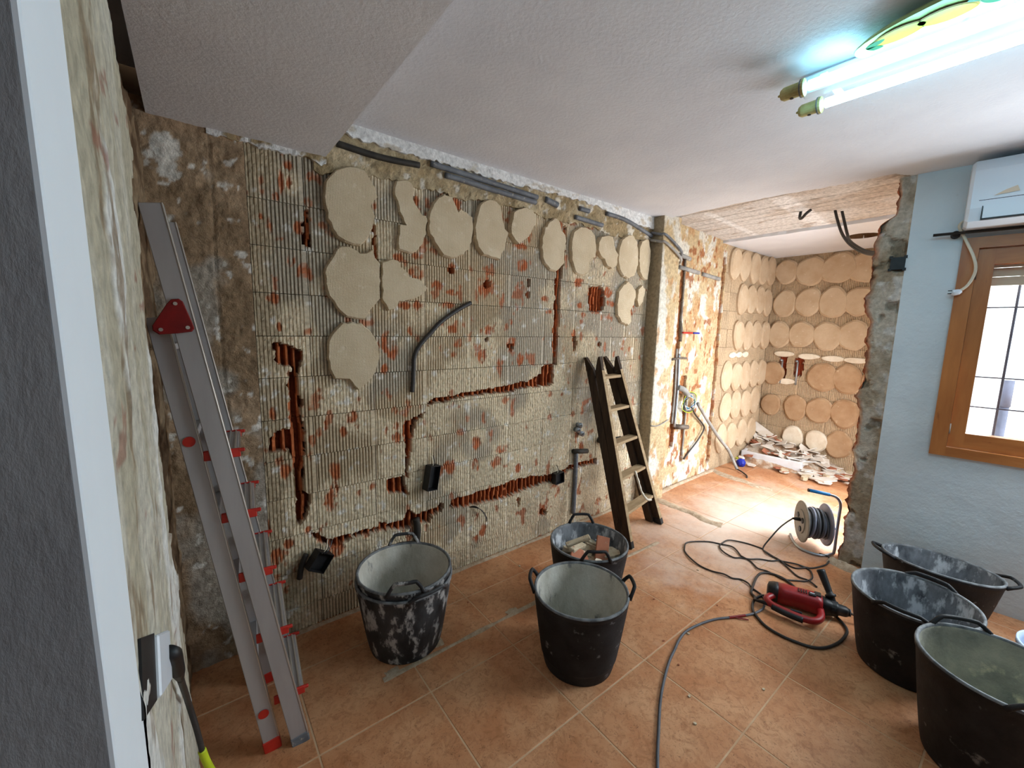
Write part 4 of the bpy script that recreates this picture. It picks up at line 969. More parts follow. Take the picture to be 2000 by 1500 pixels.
MB().lathe([(0.0001, 0.068), (hole_r * 0.97, 0.068)], 40, (hole_c[0], hole_c[1], ZC)).build('hole_lining', M['greywall'], ceiling)
MB().box((4.0, -0.9, 2.70), (4.2, 2.1, 0.1)).build('slab', M['dab'], ceiling)

# ================================================================ things
# ---------------------------------------------------------------- window in the white wall
win = tag(empty('window_1', WP(WIN[0], WIN[2])), kind='structure')
win.location = (0, 0, 0)
def wboard(name, y0, y1, z0, z1, d0, d1, m, parent):
    return wslab(MB(), y0, y1, z0, z1, d0, d1).build(name, m, parent)
y0, y1, z0, z1 = WIN
wboard('casing_stile', y0 + 0.012, y0 - 0.055, z0 - 0.02, z1 + 0.015, -0.08, 0.018, M['pine'], win)
wboard('casing_stile', y1 + 0.055, y1 - 0.012, z0 - 0.02, z1 + 0.015, -0.08, 0.018, M['pine'], win)
wboard('casing_rail', y0 - 0.055, y1 + 0.055, z0 - 0.02, z0 + 0.035, -0.08, 0.018, M['pine_h'], win)
wboard('casing_rail', y0 - 0.055, y1 + 0.055, z1 - 0.045, z1 + 0.015, -0.08, 0.018, M['pine_h'], win)
for (a, b) in ((y0 - 0.057, -2.395), (-2.40, y1 + 0.057)):
    sash = wboard('sash', a, a - 0.065, z0 + 0.037, z1 - 0.047, -0.07, -0.005, M['pine'], win)
    wboard('sash_stile', b + 0.065, b, z0 + 0.037, z1 - 0.047, -0.07, -0.005, M['pine'], sash)
    wboard('sash_rail', a - 0.065, b + 0.065, z0 + 0.037, z0 + 0.125, -0.07, -0.006, M['pine_h'], sash)
    wboard('sash_rail', a - 0.065, b + 0.065, z1 - 0.135, z1 - 0.047, -0.07, -0.006, M['pine_h'], sash)
    wboard('pane', a - 0.060, b + 0.060, z0 + 0.115, z1 - 0.13, -0.040, -0.036, M['pane'], sash)
for z in (1.03, 1.92):
    MB().tube([WP(y0 - 0.056, z - 0.03, 0.004), WP(y0 - 0.056, z + 0.03, 0.004)], 0.006, 8).build('hinge', M['copper'], win, smooth=True)
grille = empty('window_grille', (0, 0, 0), 0, 'thin iron bar grille outside the pine window', 'grille')
for y in (-2.075, -2.22, -2.365, -2.51, -2.655, -2.80):
    MB().tube([WP(y, z0, -0.16), WP(y, z1, -0.16)], 0.006, 8).build('vertical_bar', M['bar'], grille, smooth=True)
for z in (1.155, 1.335, 1.74):
    MB().tube([WP(y0 - 0.01, z, -0.155), WP(y1, z, -0.155)], 0.004, 6).build('cross_bar', M['bar'], grille, smooth=True)
shutter = empty('roller_shutter', (0, 0, 0), 0, 'cream roller shutter half lowered outside the window', 'shutter')
for k in range(6):
    wslab(MB(), y0 - 0.02, y1 + 0.02, 1.86 + 0.05 * k, 1.907 + 0.05 * k, -0.115, -0.100).build('slat', M['slat'], shutter)
# patio outside
tag(MB().box((6.2, -3.2, 1.5), (0.2, 2.9, 3.4)).build('wall_patio', M['ext_white']), kind='structure')
tag(MB().box((5.0, -3.4, -0.09), (3.2, 3.2, 0.1)).build('patio_ground', M['ext_white']), kind='structure')
post = MB().tube([(5.3, -2.03, -0.04), (5.3, -2.03, 1.0)], 0.03, 10).tube([(5.3, -2.03, 1.0), (5.3, -2.03, 1.22)], 0.036, 10).build('patio_post', M['bar'], None, smooth=True)
tag(post, 'short grey post on the patio seen through the window', 'post')

# air conditioner, curtain rod, hanging cable, wall box
ac = empty('air_conditioner', (0, 0, 0), 0, 'white wall air conditioner above the pine window', 'air conditioner')
prof = [(0.0, 2.165), (0.06, 2.155), (0.16, 2.150), (0.195, 2.175), (0.205, 2.24), (0.20, 2.43), (0.17, 2.485), (0.0, 2.50)]
ya, yb = -1.812, -2.62
vs_ = [WP(y, z, d + 0.002) for y in (ya, ya - 0.012, yb + 0.012, yb) for d, z in prof]
npf = len(prof)
# shrink the end loops a little for rounded ends
for q in (0, 3):
    for k, (d, z) in enumerate(prof):
        vs_[q * npf + k] = WP((ya, yb)[q > 0], 2.335 + (z - 2.335) * 0.94, d * 0.94 + 0.002)
fs_ = [tuple(range(npf)), tuple(range(3 * npf, 4 * npf))]
for q in range(3):
    for k in range(npf):
        fs_.append((q * npf + k, q * npf + (k + 1) % npf, (q + 1) * npf + (k + 1) % npf, (q + 1) * npf + k))
MB().add(vs_, fs_).build('body', M['ac'], ac)
wslab(MB(), ya - 0.06, yb + 0.06, 2.185, 2.245, 0.203, 0.211).build('louvre', M['ac'], ac)
wslab(MB(), ya - 0.055, yb + 0.055, 2.178, 2.1845, 0.199, 0.2095).build('louvre_gap', M['black'], ac)
wslab(MB(), ya - 0.058, ya - 0.0545, 2.180, 2.247, 0.199, 0.2095).build('louvre_gap', M['black'], ac)
wslab(MB(), ya - 0.04, yb + 0.04, 2.275, 2.278, 0.2015, 0.2062).build('panel_seam', M['black'], ac)
MB().add([WP(-1.90, 2.292, 0.2085), WP(-1.985, 2.300, 0.2085), WP(-1.975, 2.328, 0.2085), WP(-1.94, 2.315, 0.2085)], [(0, 1, 2, 3)]).build('peeling_sticker', M['slat'], ac)
rod = empty('curtain_rod', (0, 0, 0), 0, 'black curtain rod between window and air conditioner', 'curtain rod')
MB().tube([WP(-1.70, 2.147, 0.055), WP(-2.7, 2.14, 0.055)], 0.008, 10).build('rod', M['black'], rod, smooth=True)
for y in (-1.79, -2.65):
    MB().tube([WP(y, 2.143, 0.0), WP(y, 2.143, 0.012), WP(y, 2.143, 0.03), WP(y, 2.143, 0.06)], [0.02, 0.02, 0.012, 0.016], 12).build('bracket', M['black'], rod, smooth=True)
cab = empty('hanging_cable', (0, 0, 0), 0, 'cream cable with plug hanging from the air conditioner', 'cable')
MB().tube(spline([WP(-1.812, 2.215, 0.02), WP(-1.80, 2.185, 0.03), WP(-1.83, 2.114, 0.035), WP(-1.874, 2.004, 0.05), WP(-1.887, 1.93, 0.055), WP(-1.868, 1.858, 0.05), WP(-1.838, 1.825, 0.045)], 6), 0.007, 8).build('cord', M['cream_cable'], cab, smooth=True)
MB().tube([WP(-1.848, 1.828, 0.046), WP(-1.838, 1.822, 0.045), WP(-1.822, 1.818, 0.045), WP(-1.812, 1.820, 0.045)], [0.009, 0.016, 0.017, 0.015], 10).build('plug', M['ac'], cab, smooth=True)
for dz in (-0.007, 0.009):
    MB().tube([WP(-1.812, 1.820 + dz, 0.045), WP(-1.795, 1.820 + dz, 0.045)], 0.0025, 6).build('pin', M['black'], cab)
bx = empty('switch_box', (0, 0, 0), 0, 'black recessed wall box in the broken partition end', 'wall box')
wslab(MB(), -1.530, -1.597, 1.972, 2.046, -0.03, 0.006).build('box', M['black'], bx)
for y in (-1.5305, -1.5965):
    for z in (1.972, 2.046):
        wslab(MB(), y + 0.008, y - 0.008, z - 0.008, z + 0.008, -0.002, 0.010).build('corner_lug', M['black'], bx)

# ---------------------------------------------------------------- fluorescent lamp
lamp = empty('fluorescent_lamp', (1.9, -2.1, H), 0, 'twin tube fluorescent ceiling lamp with green lemon glass plate', 'ceiling lamp')
lamp.location = (0, 0, 0)
TZ = 2.44
for xa, xb in ((1.788, 1.842), (1.968, 1.994)):
    ta, tb = Vector((xa, -1.53, TZ)), Vector((xb, -2.78, TZ))
    dr = (tb - ta).normalized()
    MB().tube([ta + dr * 0.03, tb - dr * 0.03], 0.0165, 16).build('tube', M['tubes'], lamp, smooth=True)
    for e, s in ((ta, 1), (tb, -1)):
        g = dr * s
        hold = MB().tube([e - g * 0.066, e - g * 0.058, e - g * 0.056, e - g * 0.046, e + g * 0.004, e + g * 0.006, e + g * 0.018, e + g * 0.02],
                         [0.003, 0.006, 0.016, 0.0225, 0.0235, 0.029, 0.029, 0.018], 18).build('end_cap', M['tubecap'], lamp, smooth=False)
        MB().tube([e + g * 0.006, e + g * 0.010], 0.030, 18).build('collar', M['conduit'], hold)
        MB().tube([e - g * 0.02 + Vector((0, 0, -0.0215)), e - g * 0.02 + Vector((0, 0, -0.0245))], 0.006, 10).build('screw', M['black'], hold)
MB().box((1.90, -2.15, 2.478), (0.058, 1.28, 0.060), Matrix.Rotation(0.032, 3, 'Z'), ch=0.006).build('spine', M['white_metal'], lamp)
for y in (-1.60, -2.70):
    MB().box((1.892, y, 2.462), (0.20, 0.022, 0.014), ch=0.003).build('cross_arm', M['white_metal'], lamp)
# oval glass plate with lemons, hung on the far side of the spine
pc = Vector((1.782, -2.0, 2.490))
pr = Matrix.Identity(3)
MB().lathe([(0.0001, 0.0), (0.20, 0.0), (0.235, -0.006), (0.250, -0.016), (0.252, -0.012), (0.238, 0.0), (0.20, 0.006), (0.0001, 0.006)], 56, pc, pr, ov=(0.45, 1.25)).build('glass_plate', M['green_glass'], lamp, smooth=True)
def decal(name, cx, cy, rx, ry, ang, m, h):
    ca, sa = math.cos(ang), math.sin(ang)
    pts = []
    for k in range(20):
        a = 2 * math.pi * k / 20
        q = 1 + 0.10 * abs(math.cos(a)) ** 6
        ex, ey = rx * q * math.cos(a), ry * math.sin(a)
        pts.append(pc + pr @ Vector((cx + ex * ca - ey * sa, cy + ex * sa + ey * ca, h)))
    return MB().add(pts, [tuple(range(20))]).build(name, m, lamp)
for cy, an in ((0.205, 1.45), (0.105, 1.75)):
    decal('lemon_outline', -0.005, cy, 0.060, 0.036, an, M['orange_line'], -0.0042)
    decal('lemon', -0.005, cy, 0.055, 0.031, an, M['fruit'], -0.0050)
for cx, cy, an in ((0.0, 0.265, 1.2), (0.02, 0.275, 1.9), (-0.02, 0.035, 1.9), (0.01, 0.02, 2.5)):
    decal('painted_leaf', cx, cy, 0.026, 0.012, an, M['leafgreen'], -0.0052)

# ---------------------------------------------------------------- aluminium stepladder folded against the corner
alu = empty('aluminium_stepladder', (0.2, -0.5, 0), 0, 'folded aluminium stepladder with red fittings leaning in the left corner', 'ladder')
alu.location = (0, 0, 0)
wd = Vector((0.030, 0.345, 0.0))                       # across the ladder
nb, nt_ = Vector((0.223, -0.632, 0.0)), Vector((-0.072, -0.505, 1.915))
dirn = (nt_ - nb).normalized()
across = wd.normalized()
face = dirn.cross(across).normalized()                # towards the climber
if face.x < 0:
    face = -face
for s, off in ((0, 0), (1, 1)):
    a, b = nb + wd * s, nt_ + wd * s * 0.82
    st = MB().beam(a + dirn * 0.025, b, 0.056, 0.024, up=across, ch=0.002).build('stile', M['alu'], alu)
    MB().beam(a + dirn * 0.026 + face * 0.0285, b + face * 0.0285, 0.004, 0.028, up=across, ch=0.001).build('stile_lip', M['alu_edge'], st)
    MB().beam(a - dirn * 0.006, a + dirn * 0.035, 0.060, 0.029, up=across, ch=0.003).build('foot', M['conduit'], st)
rb, rt_ = Vector((0.136, -0.60, 0.0)), Vector((-0.085, -0.50, 1.58))
rd = (rt_ - rb).normalized()
rface = rd.cross(across).normalized()
rface = rface if rface.x > 0 else -rface
for s in (0, 1):
    a, b = rb + wd * s, rt_ + wd * s * 0.85
    st = MB().beam(a + rd * 0.03, b, 0.050, 0.022, up=across, ch=0.002).build('rear_stile', M['alu'], alu)
    MB().beam(a + rd * 0.04 + rface * 0.0255, b + rface * 0.0255, 0.004, 0.024, up=across, ch=0.001).build('stile_lip', M['alu_edge'], st)
    MB().beam(a - rd * 0.004, a + rd * 0.045, 0.056, 0.028, up=across, ch=0.003).build('foot', M['red'], st)
    for tt in (0.16, 1.20):
        c = a + rd * tt - across * 0.012 * (1 if s == 0 else -1)
        MB().tube([c, c - across * 0.003 * (1 if s == 0 else -1)], 0.017, 18).build('plug', M['red'], st)
for k in range(5):
    c = rb + rd * (0.30 + 0.30 * k)
    MB().beam(c + across * 0.01, c + wd - across * 0.01, 0.03, 0.02, up=rd, ch=0.002).build('rear_rung', M['alu'], alu)
# treads, each ribbed with red end caps
for tt in (0.195, 0.456, 0.70, 0.925, 1.147):
    c0 = nb + dirn * tt + across * 0.010 + face * 0.012
    c1 = c0 + wd * (1 - 0.18 * tt / 1.93) - across * 0.02
    tr = MB().beam(c0, c1, 0.075, 0.020, up=(0, 0, 1), ch=0.002)
    side = Vector((0, 0, 1)).cross((c1 - c0).normalized()).normalized()
    side = side if side.x > 0 else -side
    t_o = tr.build('tread', M['alu'], alu)
    for q in range(4):
        o_ = side * (-0.026 + 0.0175 * q) + Vector((0, 0, 0.0115))
        MB().beam(c0 + o_, c1 + o_, 0.006, 0.005, ch=0.001).build('tread_rib', M['alu_edge'], t_o)
    for q in range(3):
        o_ = side * 0.0385 + Vector((0, 0, -0.007 + 0.007 * q))
        MB().beam(c0 + o_, c1 + o_, 0.004, 0.003).build('tread_rib', M['alu_edge'], t_o)
    for e in (c0, c1):
        cp = MB().box(tuple(e + side * 0.012), (0.062, 0.010, 0.030), Matrix((side, across, Vector((0, 0, 1)))).transposed(), ch=0.003)
        cp.box(tuple(e + side * 0.046 + Vector((0, 0, 0.008))), (0.020, 0.012, 0.012), Matrix((side, across, Vector((0, 0, 1)))).transposed(), ch=0.003)
        cp.box(tuple(e - side * 0.048), (0.022, 0.010, 0.034), Matrix((side, across, Vector((0, 0, 1)))).transposed(), ch=0.003)
        cp.build('tread_clip', M['red'], t_o)
# red hinge plates outside both stiles
for s in (0, 1):
    pw = nb + dirn * 1.60 + wd * s * 0.86 - across * 0.0165 * (1 if s == 0 else -1)
    an = -across if s == 0 else across
    poly = [(0.006, 0.060), (-0.012, 0.060), (-0.026, 0.048), (-0.074, -0.012), (-0.076, -0.026), (-0.064, -0.040), (-0.02, -0.043), (0.016, -0.043), (0.024, -0.034), (0.023, -0.018), (0.018, 0.02), (0.014, 0.050)]
    hp = MB().prism(poly, lambda u, w, d, pw=pw, an=an: tuple(pw + face * u + dirn * w + an * d), 0.008, inset=0.05).build('hinge_plate', M['darkred'], alu)
    for u, w in ((-0.005, 0.046), (-0.056, -0.026), (0.009, -0.029)):
        p = pw + face * u + dirn * w
        MB().tube([p + an * 0.007, p + an * 0.0105], 0.0055, 10).build('rivet', M['alu_edge'], hp)

# ---------------------------------------------------------------- old wooden double ladder
wl_ = empty('wooden_ladder', (2.6, -0.3, 0), 0, 'old dark wooden folding ladder with forked tops leaning on brick wall', 'ladder')
wl_.location = (0, 0, 0)
def rail(bt, tp, w, name, notch=True):
    """board from bt to tp; broad face across y, with a V cut top made by two boards"""
    return MB().beam(bt, tp, 0.026, w, up=(0, 1, 0), ch=0.002).build(name, M['oldwood'], wl_)
rails = {}
for side, (bx0, by0, bx1, by1, tx, ty0, ty1) in {'l': (2.403, -0.452, 2.408, -0.508, 2.402, -0.072, -0.158), 'r': (2.905, -0.345, 2.935, -0.410, 2.640, -0.068, -0.142)}.items():
    for nm, bx_, by_, ty in (('rear_rail', bx0, by0, ty0), ('rail', bx1, by1, ty1)):
        b, t_ = Vector((bx_, by_, 0.0)), Vector((tx, ty, 1.26))
        dv = (t_ - b).normalized()
        r = rail(b, t_, 0.068, nm)
        rails[side + nm] = (b, t_)
        # pointed end
        yv = Vector((0, 1, 0)) - dv * dv.y
        yv.normalize()
        xv = dv.cross(yv)
        sgn = 1 if nm == 'rear_rail' else -1
        e = []
        for sx in (-0.013, 0.013):
            e += [t_ + xv * sx - yv * 0.034, t_ + xv * sx + yv * 0.034, t_ + dv * 0.105 + xv * sx + yv * (0.026 * sgn + 0.008), t_ + dv * 0.105 + xv * sx + yv * (0.026 * sgn - 0.008)]
        MB().add(e, [(0, 1, 2, 3), (4, 7, 6, 5), (0, 4, 5, 1), (1, 5, 6, 2), (2, 6, 7, 3), (3, 7, 4, 0)]).build('rail_point', M['oldwood'], r)
        ev = -yv * 0.0345
        if nm == 'rail':
            MB().beam(b + ev, t_ + ev, 0.027, 0.003, up=yv).build('worn_edge', M['palewood'], r)
            MB().beam(b - dv * 0.0 + dv * 0.002, b + dv * 0.055, 0.034, 0.074, up=(0, 1, 0), ch=0.003).build('foot_shoe', M['black'], r)
for f_ in (0.175, 0.35, 0.53, 0.71, 0.885):
    q = f_ * 1.37 / 1.26
    a = rails['lrail'][0].lerp(rails['lrail'][1], q)
    b = rails['rrail'][0].lerp(rails['rrail'][1], q)
    a, b = a + Vector((0.012, 0.012, 0)), b - Vector((0.012, -0.012, 0))
    MB().beam(a, b, 0.080, 0.022, up=(0, 0, 1), ch=0.003).build('rung', M['palewood'], wl_)
cloth = MB().tube(spline([(2.62, -0.37, 0.50), (2.63, -0.40, 0.42), (2.65, -0.42, 0.34), (2.68, -0.45, 0.285), (2.72, -0.46, 0.275)], 5), [0.006 + 0.004 * abs(math.sin(i)) for i in range(21)], 8).build('tie_strap', M['cream_cable'], wl_, smooth=True)

# ---------------------------------------------------------------- rubber tubs
def tub(name, c, h, rt, rb_, label, group, inner, outer='rubber', handles=(), ov=(1, 1), rz=0.0, tilt=(0, 0), ribs=0, hh=0.05, hw=0.16, hout=0.0, z0=0.0):
    t = empty(name, (c[0], c[1], z0), rz, label, 'tub', group)
    t.rotation_euler = (tilt[0], tilt[1], rz)
    T = 0.005
    prof = [(0.001, 0.004, 0), (rb_ * 0.86, 0.004, 0), (rb_ * 0.9, 0.0, 0), (rb_ * 0.985, 0.002, 0), (rb_, 0.012, 0)]
    N_ = 44 if ribs else 10
    for k in range(1, N_ + 1):
        f = k / N_
        z = 0.012 + (h - 0.03 - 0.012) * f
        r = rb_ + (rt - rb_) * (f ** 0.85)
        if ribs and f > 0.12:
            r += 0.0035 * (k % 2)
        prof.append((r, z, 0))
    prof += [(rt + 0.004, h - 0.024, 0), (rt + 0.006, h - 0.008, 1), (rt + 0.004, h, 1), (rt - 0.004, h, 1), (rt - T - 0.003, h - 0.008, 2)]
    for k in range(8, -1, -1):
        f = k / 8
        prof.append((rb_ - T + (rt - rb_ - 0.003) * (f ** 0.85), 0.016 + (h - 0.03) * f * 0.985, 2))
    prof += [(rb_ * 0.80, 0.010, 2), (0.001, 0.009, 2)]
    MB().lathe(prof, 56, ov=ov).build('body', [M[outer], M['rim'], M[inner]], t, smooth=True)
    for ang in handles:
        a = math.radians(ang)
        s = hw / 2 / rt
        ps = []
        for k in range(15):
            f = k / 14
            aa = a - s + 2 * s * f
            lift = min(1.0, 1.55 * math.sin(math.pi * f)) ** 0.8
            rr = rt + 0.004 + hout * lift
            ps.append((rr * math.cos(aa) * ov[0], rr * math.sin(aa) * ov[1], h - 0.014 + (hh + 0.014) * lift))
        MB().tube(ps, [0.011] + [0.0085] * 13 + [0.011], 10).build('handle', M[outer], t, smooth=True)
        # flared base that joins the loop to the rim
    return t
G1 = 'black rubber builders tubs'
view = math.degrees(math.atan2(-2.184 + 0.38, 0 - 0.755))
tub('rubber_tub', (0.755, -0.375), 0.360, 0.228, 0.175, 'lower black tub of the stacked pair by the brick wall', G1, 'lime_dark', 'rubber', handles=(-85, 62), hh=0.02, hout=0.014, hw=0.20)
tub('rubber_tub', (0.755, -0.375), 0.345, 0.222, 0.168, 'lime coated tub nested on top of the stacked pair', G1, 'lime_in', 'rubber', handles=(-112, 68), hh=0.048, z0=0.052)
tub('rubber_tub', (1.365, -0.985), 0.37, 0.215, 0.165, 'ribbed black tub alone in the middle of the floor', G1, 'lime_in', 'rubber_clean', handles=(132, -38), hh=0.036, hout=0.022, ribs=1, hw=0.13)
tub('rubber_tub', (1.742, -0.697), 0.36, 0.218, 0.165, 'black tub holding rubble at the foot of the wooden ladder', G1, 'lime_dark', 'rubber_clean', handles=(-128, 55), hh=0.052, ribs=1)
tub('rubber_tub', (2.585, -1.945), 0.37, 0.222, 0.170, 'empty scuffed tub in the middle of the three by the window', G1, 'lime_dark', 'rubber_clean', handles=(178, -8), hh=0.016, hw=0.20)
tub('rubber_tub', (2.20, -2.228), 0.41, 0.222, 0.170, 'tub with greenish grey lining cut by the right frame edge', G1, 'lime_green', 'rubber_clean', handles=(35, -150), hh=0.028, hw=0.2)
tub('rubber_tub', (3.20, -1.965), 0.29, 0.232, 0.180, 'scuffed tub tilted against the white wall under the window', G1, 'lime_dark', 'rubber_clean', handles=(-75, 115), hh=0.006, hout=0.04, hw=0.2, ov=(0.92, 1.04), tilt=(0.0, 0.10), z0=0.026)
pb = empty('plastic_bucket', (2.784, -2.406, 0), 0, 'pale blue plastic bucket at the right frame edge', 'bucket')
MB().lathe([(0.001, 0.004), (0.11, 0.0), (0.115, 0.006), (0.145, 0.25), (0.152, 0.252), (0.152, 0.275), (0.145, 0.275), (0.138, 0.25), (0.108, 0.01), (0.001, 0.01)], 40).build('body', M['palebucket'], pb, smooth=True)
MB().tube(spline([(0.15 * math.cos(a), 0.15 * math.sin(a), 0.262 - 0.06 * math.sin(a)) for a in [math.pi * k / 8 for k in range(9)]], 3), 0.003, 6).build('bail', M['steel'], pb, smooth=True)

# rubble in the tub by the wooden ladder
def shard_mesh(name, n, r, t, m, seed, jag=0.35):
    rr = random.Random(seed)
    pts = []
    for k in range(n):
        a = 2 * math.pi * (k + rr.uniform(-0.25, 0.25)) / n
        q = r * (1 - jag * rr.random())
        pts.append((q * math.cos(a), q * math.sin(a)))
    mb = MB().prism(pts, lambda u, w, d: (u, w, d - t / 2), t)
    o = mb.build(name, m)
    me = o.data
    bpy.data.objects.remove(o)
    return me
def place(name, me, loc, rot, label, cat, group, sc=(1, 1, 1)):
    o = link(name, me)
    o.location, o.rotation_euler, o.scale = loc, rot, sc
    return tag(o, label, cat, group)
GR = 'rubble in the black tub'
tc = (1.742, -0.697)
chunkA = MB().box((0, 0, 0), (0.15, 0.035, 0.022), ch=0.004)
cm = chunkA.build('x', M['plaster_chunk']); chA = cm.data; bpy.data.objects.remove(cm)
cm = MB().box((0, 0, 0), (0.075, 0.13, 0.016), ch=0.002).build('x', M['shard_red']); chB = cm.data; bpy.data.objects.remove(cm)
cm = MB().box((0, 0, 0), (0.10, 0.07, 0.012), ch=0.002).build('x', M['teal']); chC = cm.data; bpy.data.objects.remove(cm)
sA = shard_mesh('x', 6, 0.06, 0.02, M['plaster_chunk'], 3)
sB = shard_mesh('x', 5, 0.07, 0.012, M['shard_red'], 4)
sC = shard_mesh('x', 7, 0.045, 0.03, M['dab_white'], 5)
for me_, dx, dy, z, rot, lb, nm in [
    (chB, 0.055, -0.055, 0.315, (0.95, 0.25, -0.65), 'upright terracotta tile piece in the rubble tub', 'tile_piece'),
    (chA, -0.075, 0.015, 0.330, (0.15, 0.2, 0.25), 'long brown mortar stick on top in the rubble tub', 'mortar_piece'),
    (chA, -0.01, 0.075, 0.322, (0.1, -0.3, -0.5), 'grey plaster stick at the back of the rubble tub', 'mortar_piece'),
    (chC, 0.115, 0.00, 0.296, (0.4, 0.5, 0.4), 'blue grey tile piece in the rubble tub', 'tile_piece'),
    (sB, -0.115, -0.035, 0.306, (0.7, -0.2, 0.4), 'pale triangular tile piece at the left of the rubble tub', 'tile_piece'),
    (sC, -0.05, -0.125, 0.290, (0.3, 0.2, 0.6), 'white plaster lump seen through the front handle of the rubble tub', 'plaster_lump')]:
    place(nm, me_, (tc[0] + dx, tc[1] + dy, z), rot, lb, 'rubble', GR)
for k in range(16):
    a, q = random.uniform(0, 6.28), 0.165 * math.sqrt(random.random())
    me_ = random.choice([sA, sB, sC, sA])
    place('rubble_piece', me_, (tc[0] + q * math.cos(a), tc[1] + q * math.sin(a), 0.245 + random.uniform(-0.03, 0.035)), (random.uniform(-0.5, 0.5), random.uniform(-0.5, 0.5), random.uniform(0, 6)), {sA: 'beige mortar lump low among the rubble in the black tub', sB: 'small terracotta chip low among the rubble in the black tub', sC: 'small white plaster lump low among the rubble in the black tub'}[me_], 'rubble', GR)
fill = MB().lathe([(0.001, 0.235), (0.10, 0.23), (0.192, 0.215), (0.160, 0.02), (0.001, 0.02)], 32, (tc[0], tc[1], 0)).build('rubble_fill', M['plaster_chunk'])
tag(fill, 'fine dusty rubble filling the bottom of the black tub', 'rubble', kind='stuff')

# ---------------------------------------------------------------- shower tray and heap of broken tiles in the far room
tray = empty('shower_tray', (0, 0, 0), 0, 'white ceramic shower tray half buried under broken tiles', 'shower tray')
A_, B_ = Vector((5.285, -0.03, 0)), Vector((5.335, -0.66, 0))
e1 = (B_ - A_).normalized()
e2 = Vector((-e1.y, e1.x, 0))
e2 = e2 if e2.x > 0 else -e2
tl, tw, th = (B_ - A_).length, 0.40, 0.125
def TP(a, b, z):
    return tuple(A_ + e1 * a + e2 * b + Vector((0, 0, z)))
ro, ri = [(0, 0), (tl, 0), (tl, tw), (0, tw)], [(0.035, 0.035), (tl - 0.035, 0.035), (tl - 0.035, tw - 0.035), (0.035, tw - 0.035)]
vs_ = [TP(a, b, 0) for a, b in ro] + [TP(a, b, th) for a, b in ro] + [TP(a, b, th) for a, b in ri] + [TP(a, b, 0.045) for a, b in ri]
fs_ = [(3, 2, 1, 0), (12, 13, 14, 15)]
for l in (0, 4, 8):
    for k in range(4):
        fs_.append((l + k, l + (k + 1) % 4, l + 4 + (k + 1) % 4, l + 4 + k))
trb = MB().add(vs_, fs_).build('basin', M['tray'], tray)
bv = trb.modifiers.new('bevel', 'BEVEL')
bv.width, bv.segments = 0.008, 2
p = A_ + e1 * (tl + 0.001) + e2 * 0.22 + Vector((0, 0, 0.055))
MB().tube([tuple(p), tuple(p + e1 * 0.004)], 0.02, 16).build('drain_hole', M['black'], tray)
GS = 'broken tiles heaped in the far room'
sh = [shard_mesh('x', n_, r_, 0.009, M['shard'], 20 + i) for i, (n_, r_) in enumerate([(4, 0.105), (5, 0.09), (4, 0.08), (3, 0.10), (6, 0.07)])]
shr = [shard_mesh('x', n_, r_, 0.010, M['shard_red'], 40 + i) for i, (n_, r_) in enumerate([(5, 0.075), (4, 0.06), (6, 0.055)])]
chk = [shard_mesh('x', n_, r_, 0.035, M['plaster_chunk'], 60 + i) for i, (n_, r_) in enumerate([(6, 0.05), (7, 0.04)])]
base_heap = []
def heap_h(x, y):
    # highest in the corner, falling towards the room
    return 0.02 + 0.30 * max(0.0, 1 - math.hypot((5.76 - x) / 0.62, (y + 0.10) / 0.85)) + 0.06 * max(0, 1 - abs(y + 0.75) / 0.5) * max(0, 1 - (5.76 - x) / 0.5)
# rough core of the heap
us = np.linspace(5.02, 5.775, 34)
ws = np.linspace(-1.30, -0.012, 56)
U, Wz = np.meshgrid(us, ws)
Zh = np.vectorize(heap_h)(U, Wz) - 0.03 + 0.035 * (fbm(U * 26, Wz * 26, 3) - 0.5)
hc1, hc2 = C3((176, 140, 112), (206, 190, 172))
hcol = wmix(hc1[None, None], hc2[None, None], sstep(0.45, 0.6, fbm(U * 20, Wz * 20, 3)))
heap = grid_mesh('rubble_heap', np.stack([U, Wz, np.maximum(Zh, -0.004)], -1), M['cement'], hcol)
tag(heap, 'fine rubble under the broken tiles in the far corner', 'rubble', kind='stuff')
cnt = 0
while cnt < 95:
    x, y = random.uniform(5.08, 5.70), random.uniform(-1.15, -0.06)
    inside = (A_.x - 0.02 < x < A_.x + tw) and (-0.68 < y < 0)
    hz = heap_h(x, y)
    if not inside and x < 5.3 and random.random() < 0.72:
        continue
    if inside and x < 5.36 and hz < 0.13:
        continue
    r_ = random.random()
    me_ = random.choice(sh) if r_ < 0.70 else random.choice(shr) if r_ < 0.86 else random.choice(chk)
    tl_ = 0.5 if hz > 0.08 else 0.10
    lb_, nm_, ct_ = (('broken white glazed tile shard in the heap around the shower tray', 'tile_shard', 'tile shard') if me_ in sh else
                     ('broken terracotta backed tile shard in the heap around the shower tray', 'tile_shard', 'tile shard') if me_ in shr else
                     ('lump of broken plaster in the heap around the shower tray', 'plaster_lump', 'rubble'))
    place(nm_, me_, (x, y, max(hz, 0.0) + 0.008 + random.uniform(0, 0.02) * (hz > 0.06)), (random.uniform(-tl_, tl_), random.uniform(-tl_, tl_) - (0.25 if hz > 0.1 else 0), random.uniform(0, 6.28)),
          lb_, ct_, GS, (1, 1, 1) if random.random() < 0.7 else (1.3, 1.1, 1))
    cnt += 1
bigp = [(0, 0), (0.16, -0.03), (0.22, 0.10), (0.10, 0.14), (0.05, 0.10)]
big = MB().prism(bigp, lambda u, w, d: (u, w, d), 0.012).build('tile_shard', M['shard'])
big.location, big.rotation_euler = (5.16, -0.79, 0.022), (0.05, -0.10, -1.75)
tag(big, 'large white tile shard lying flat in front of the heap', 'tile shard', GS)
wt = MB().box((0, 0, 0), (0.012, 0.26, 0.10), ch=0.002).build('tile_offcut', M['shard'])
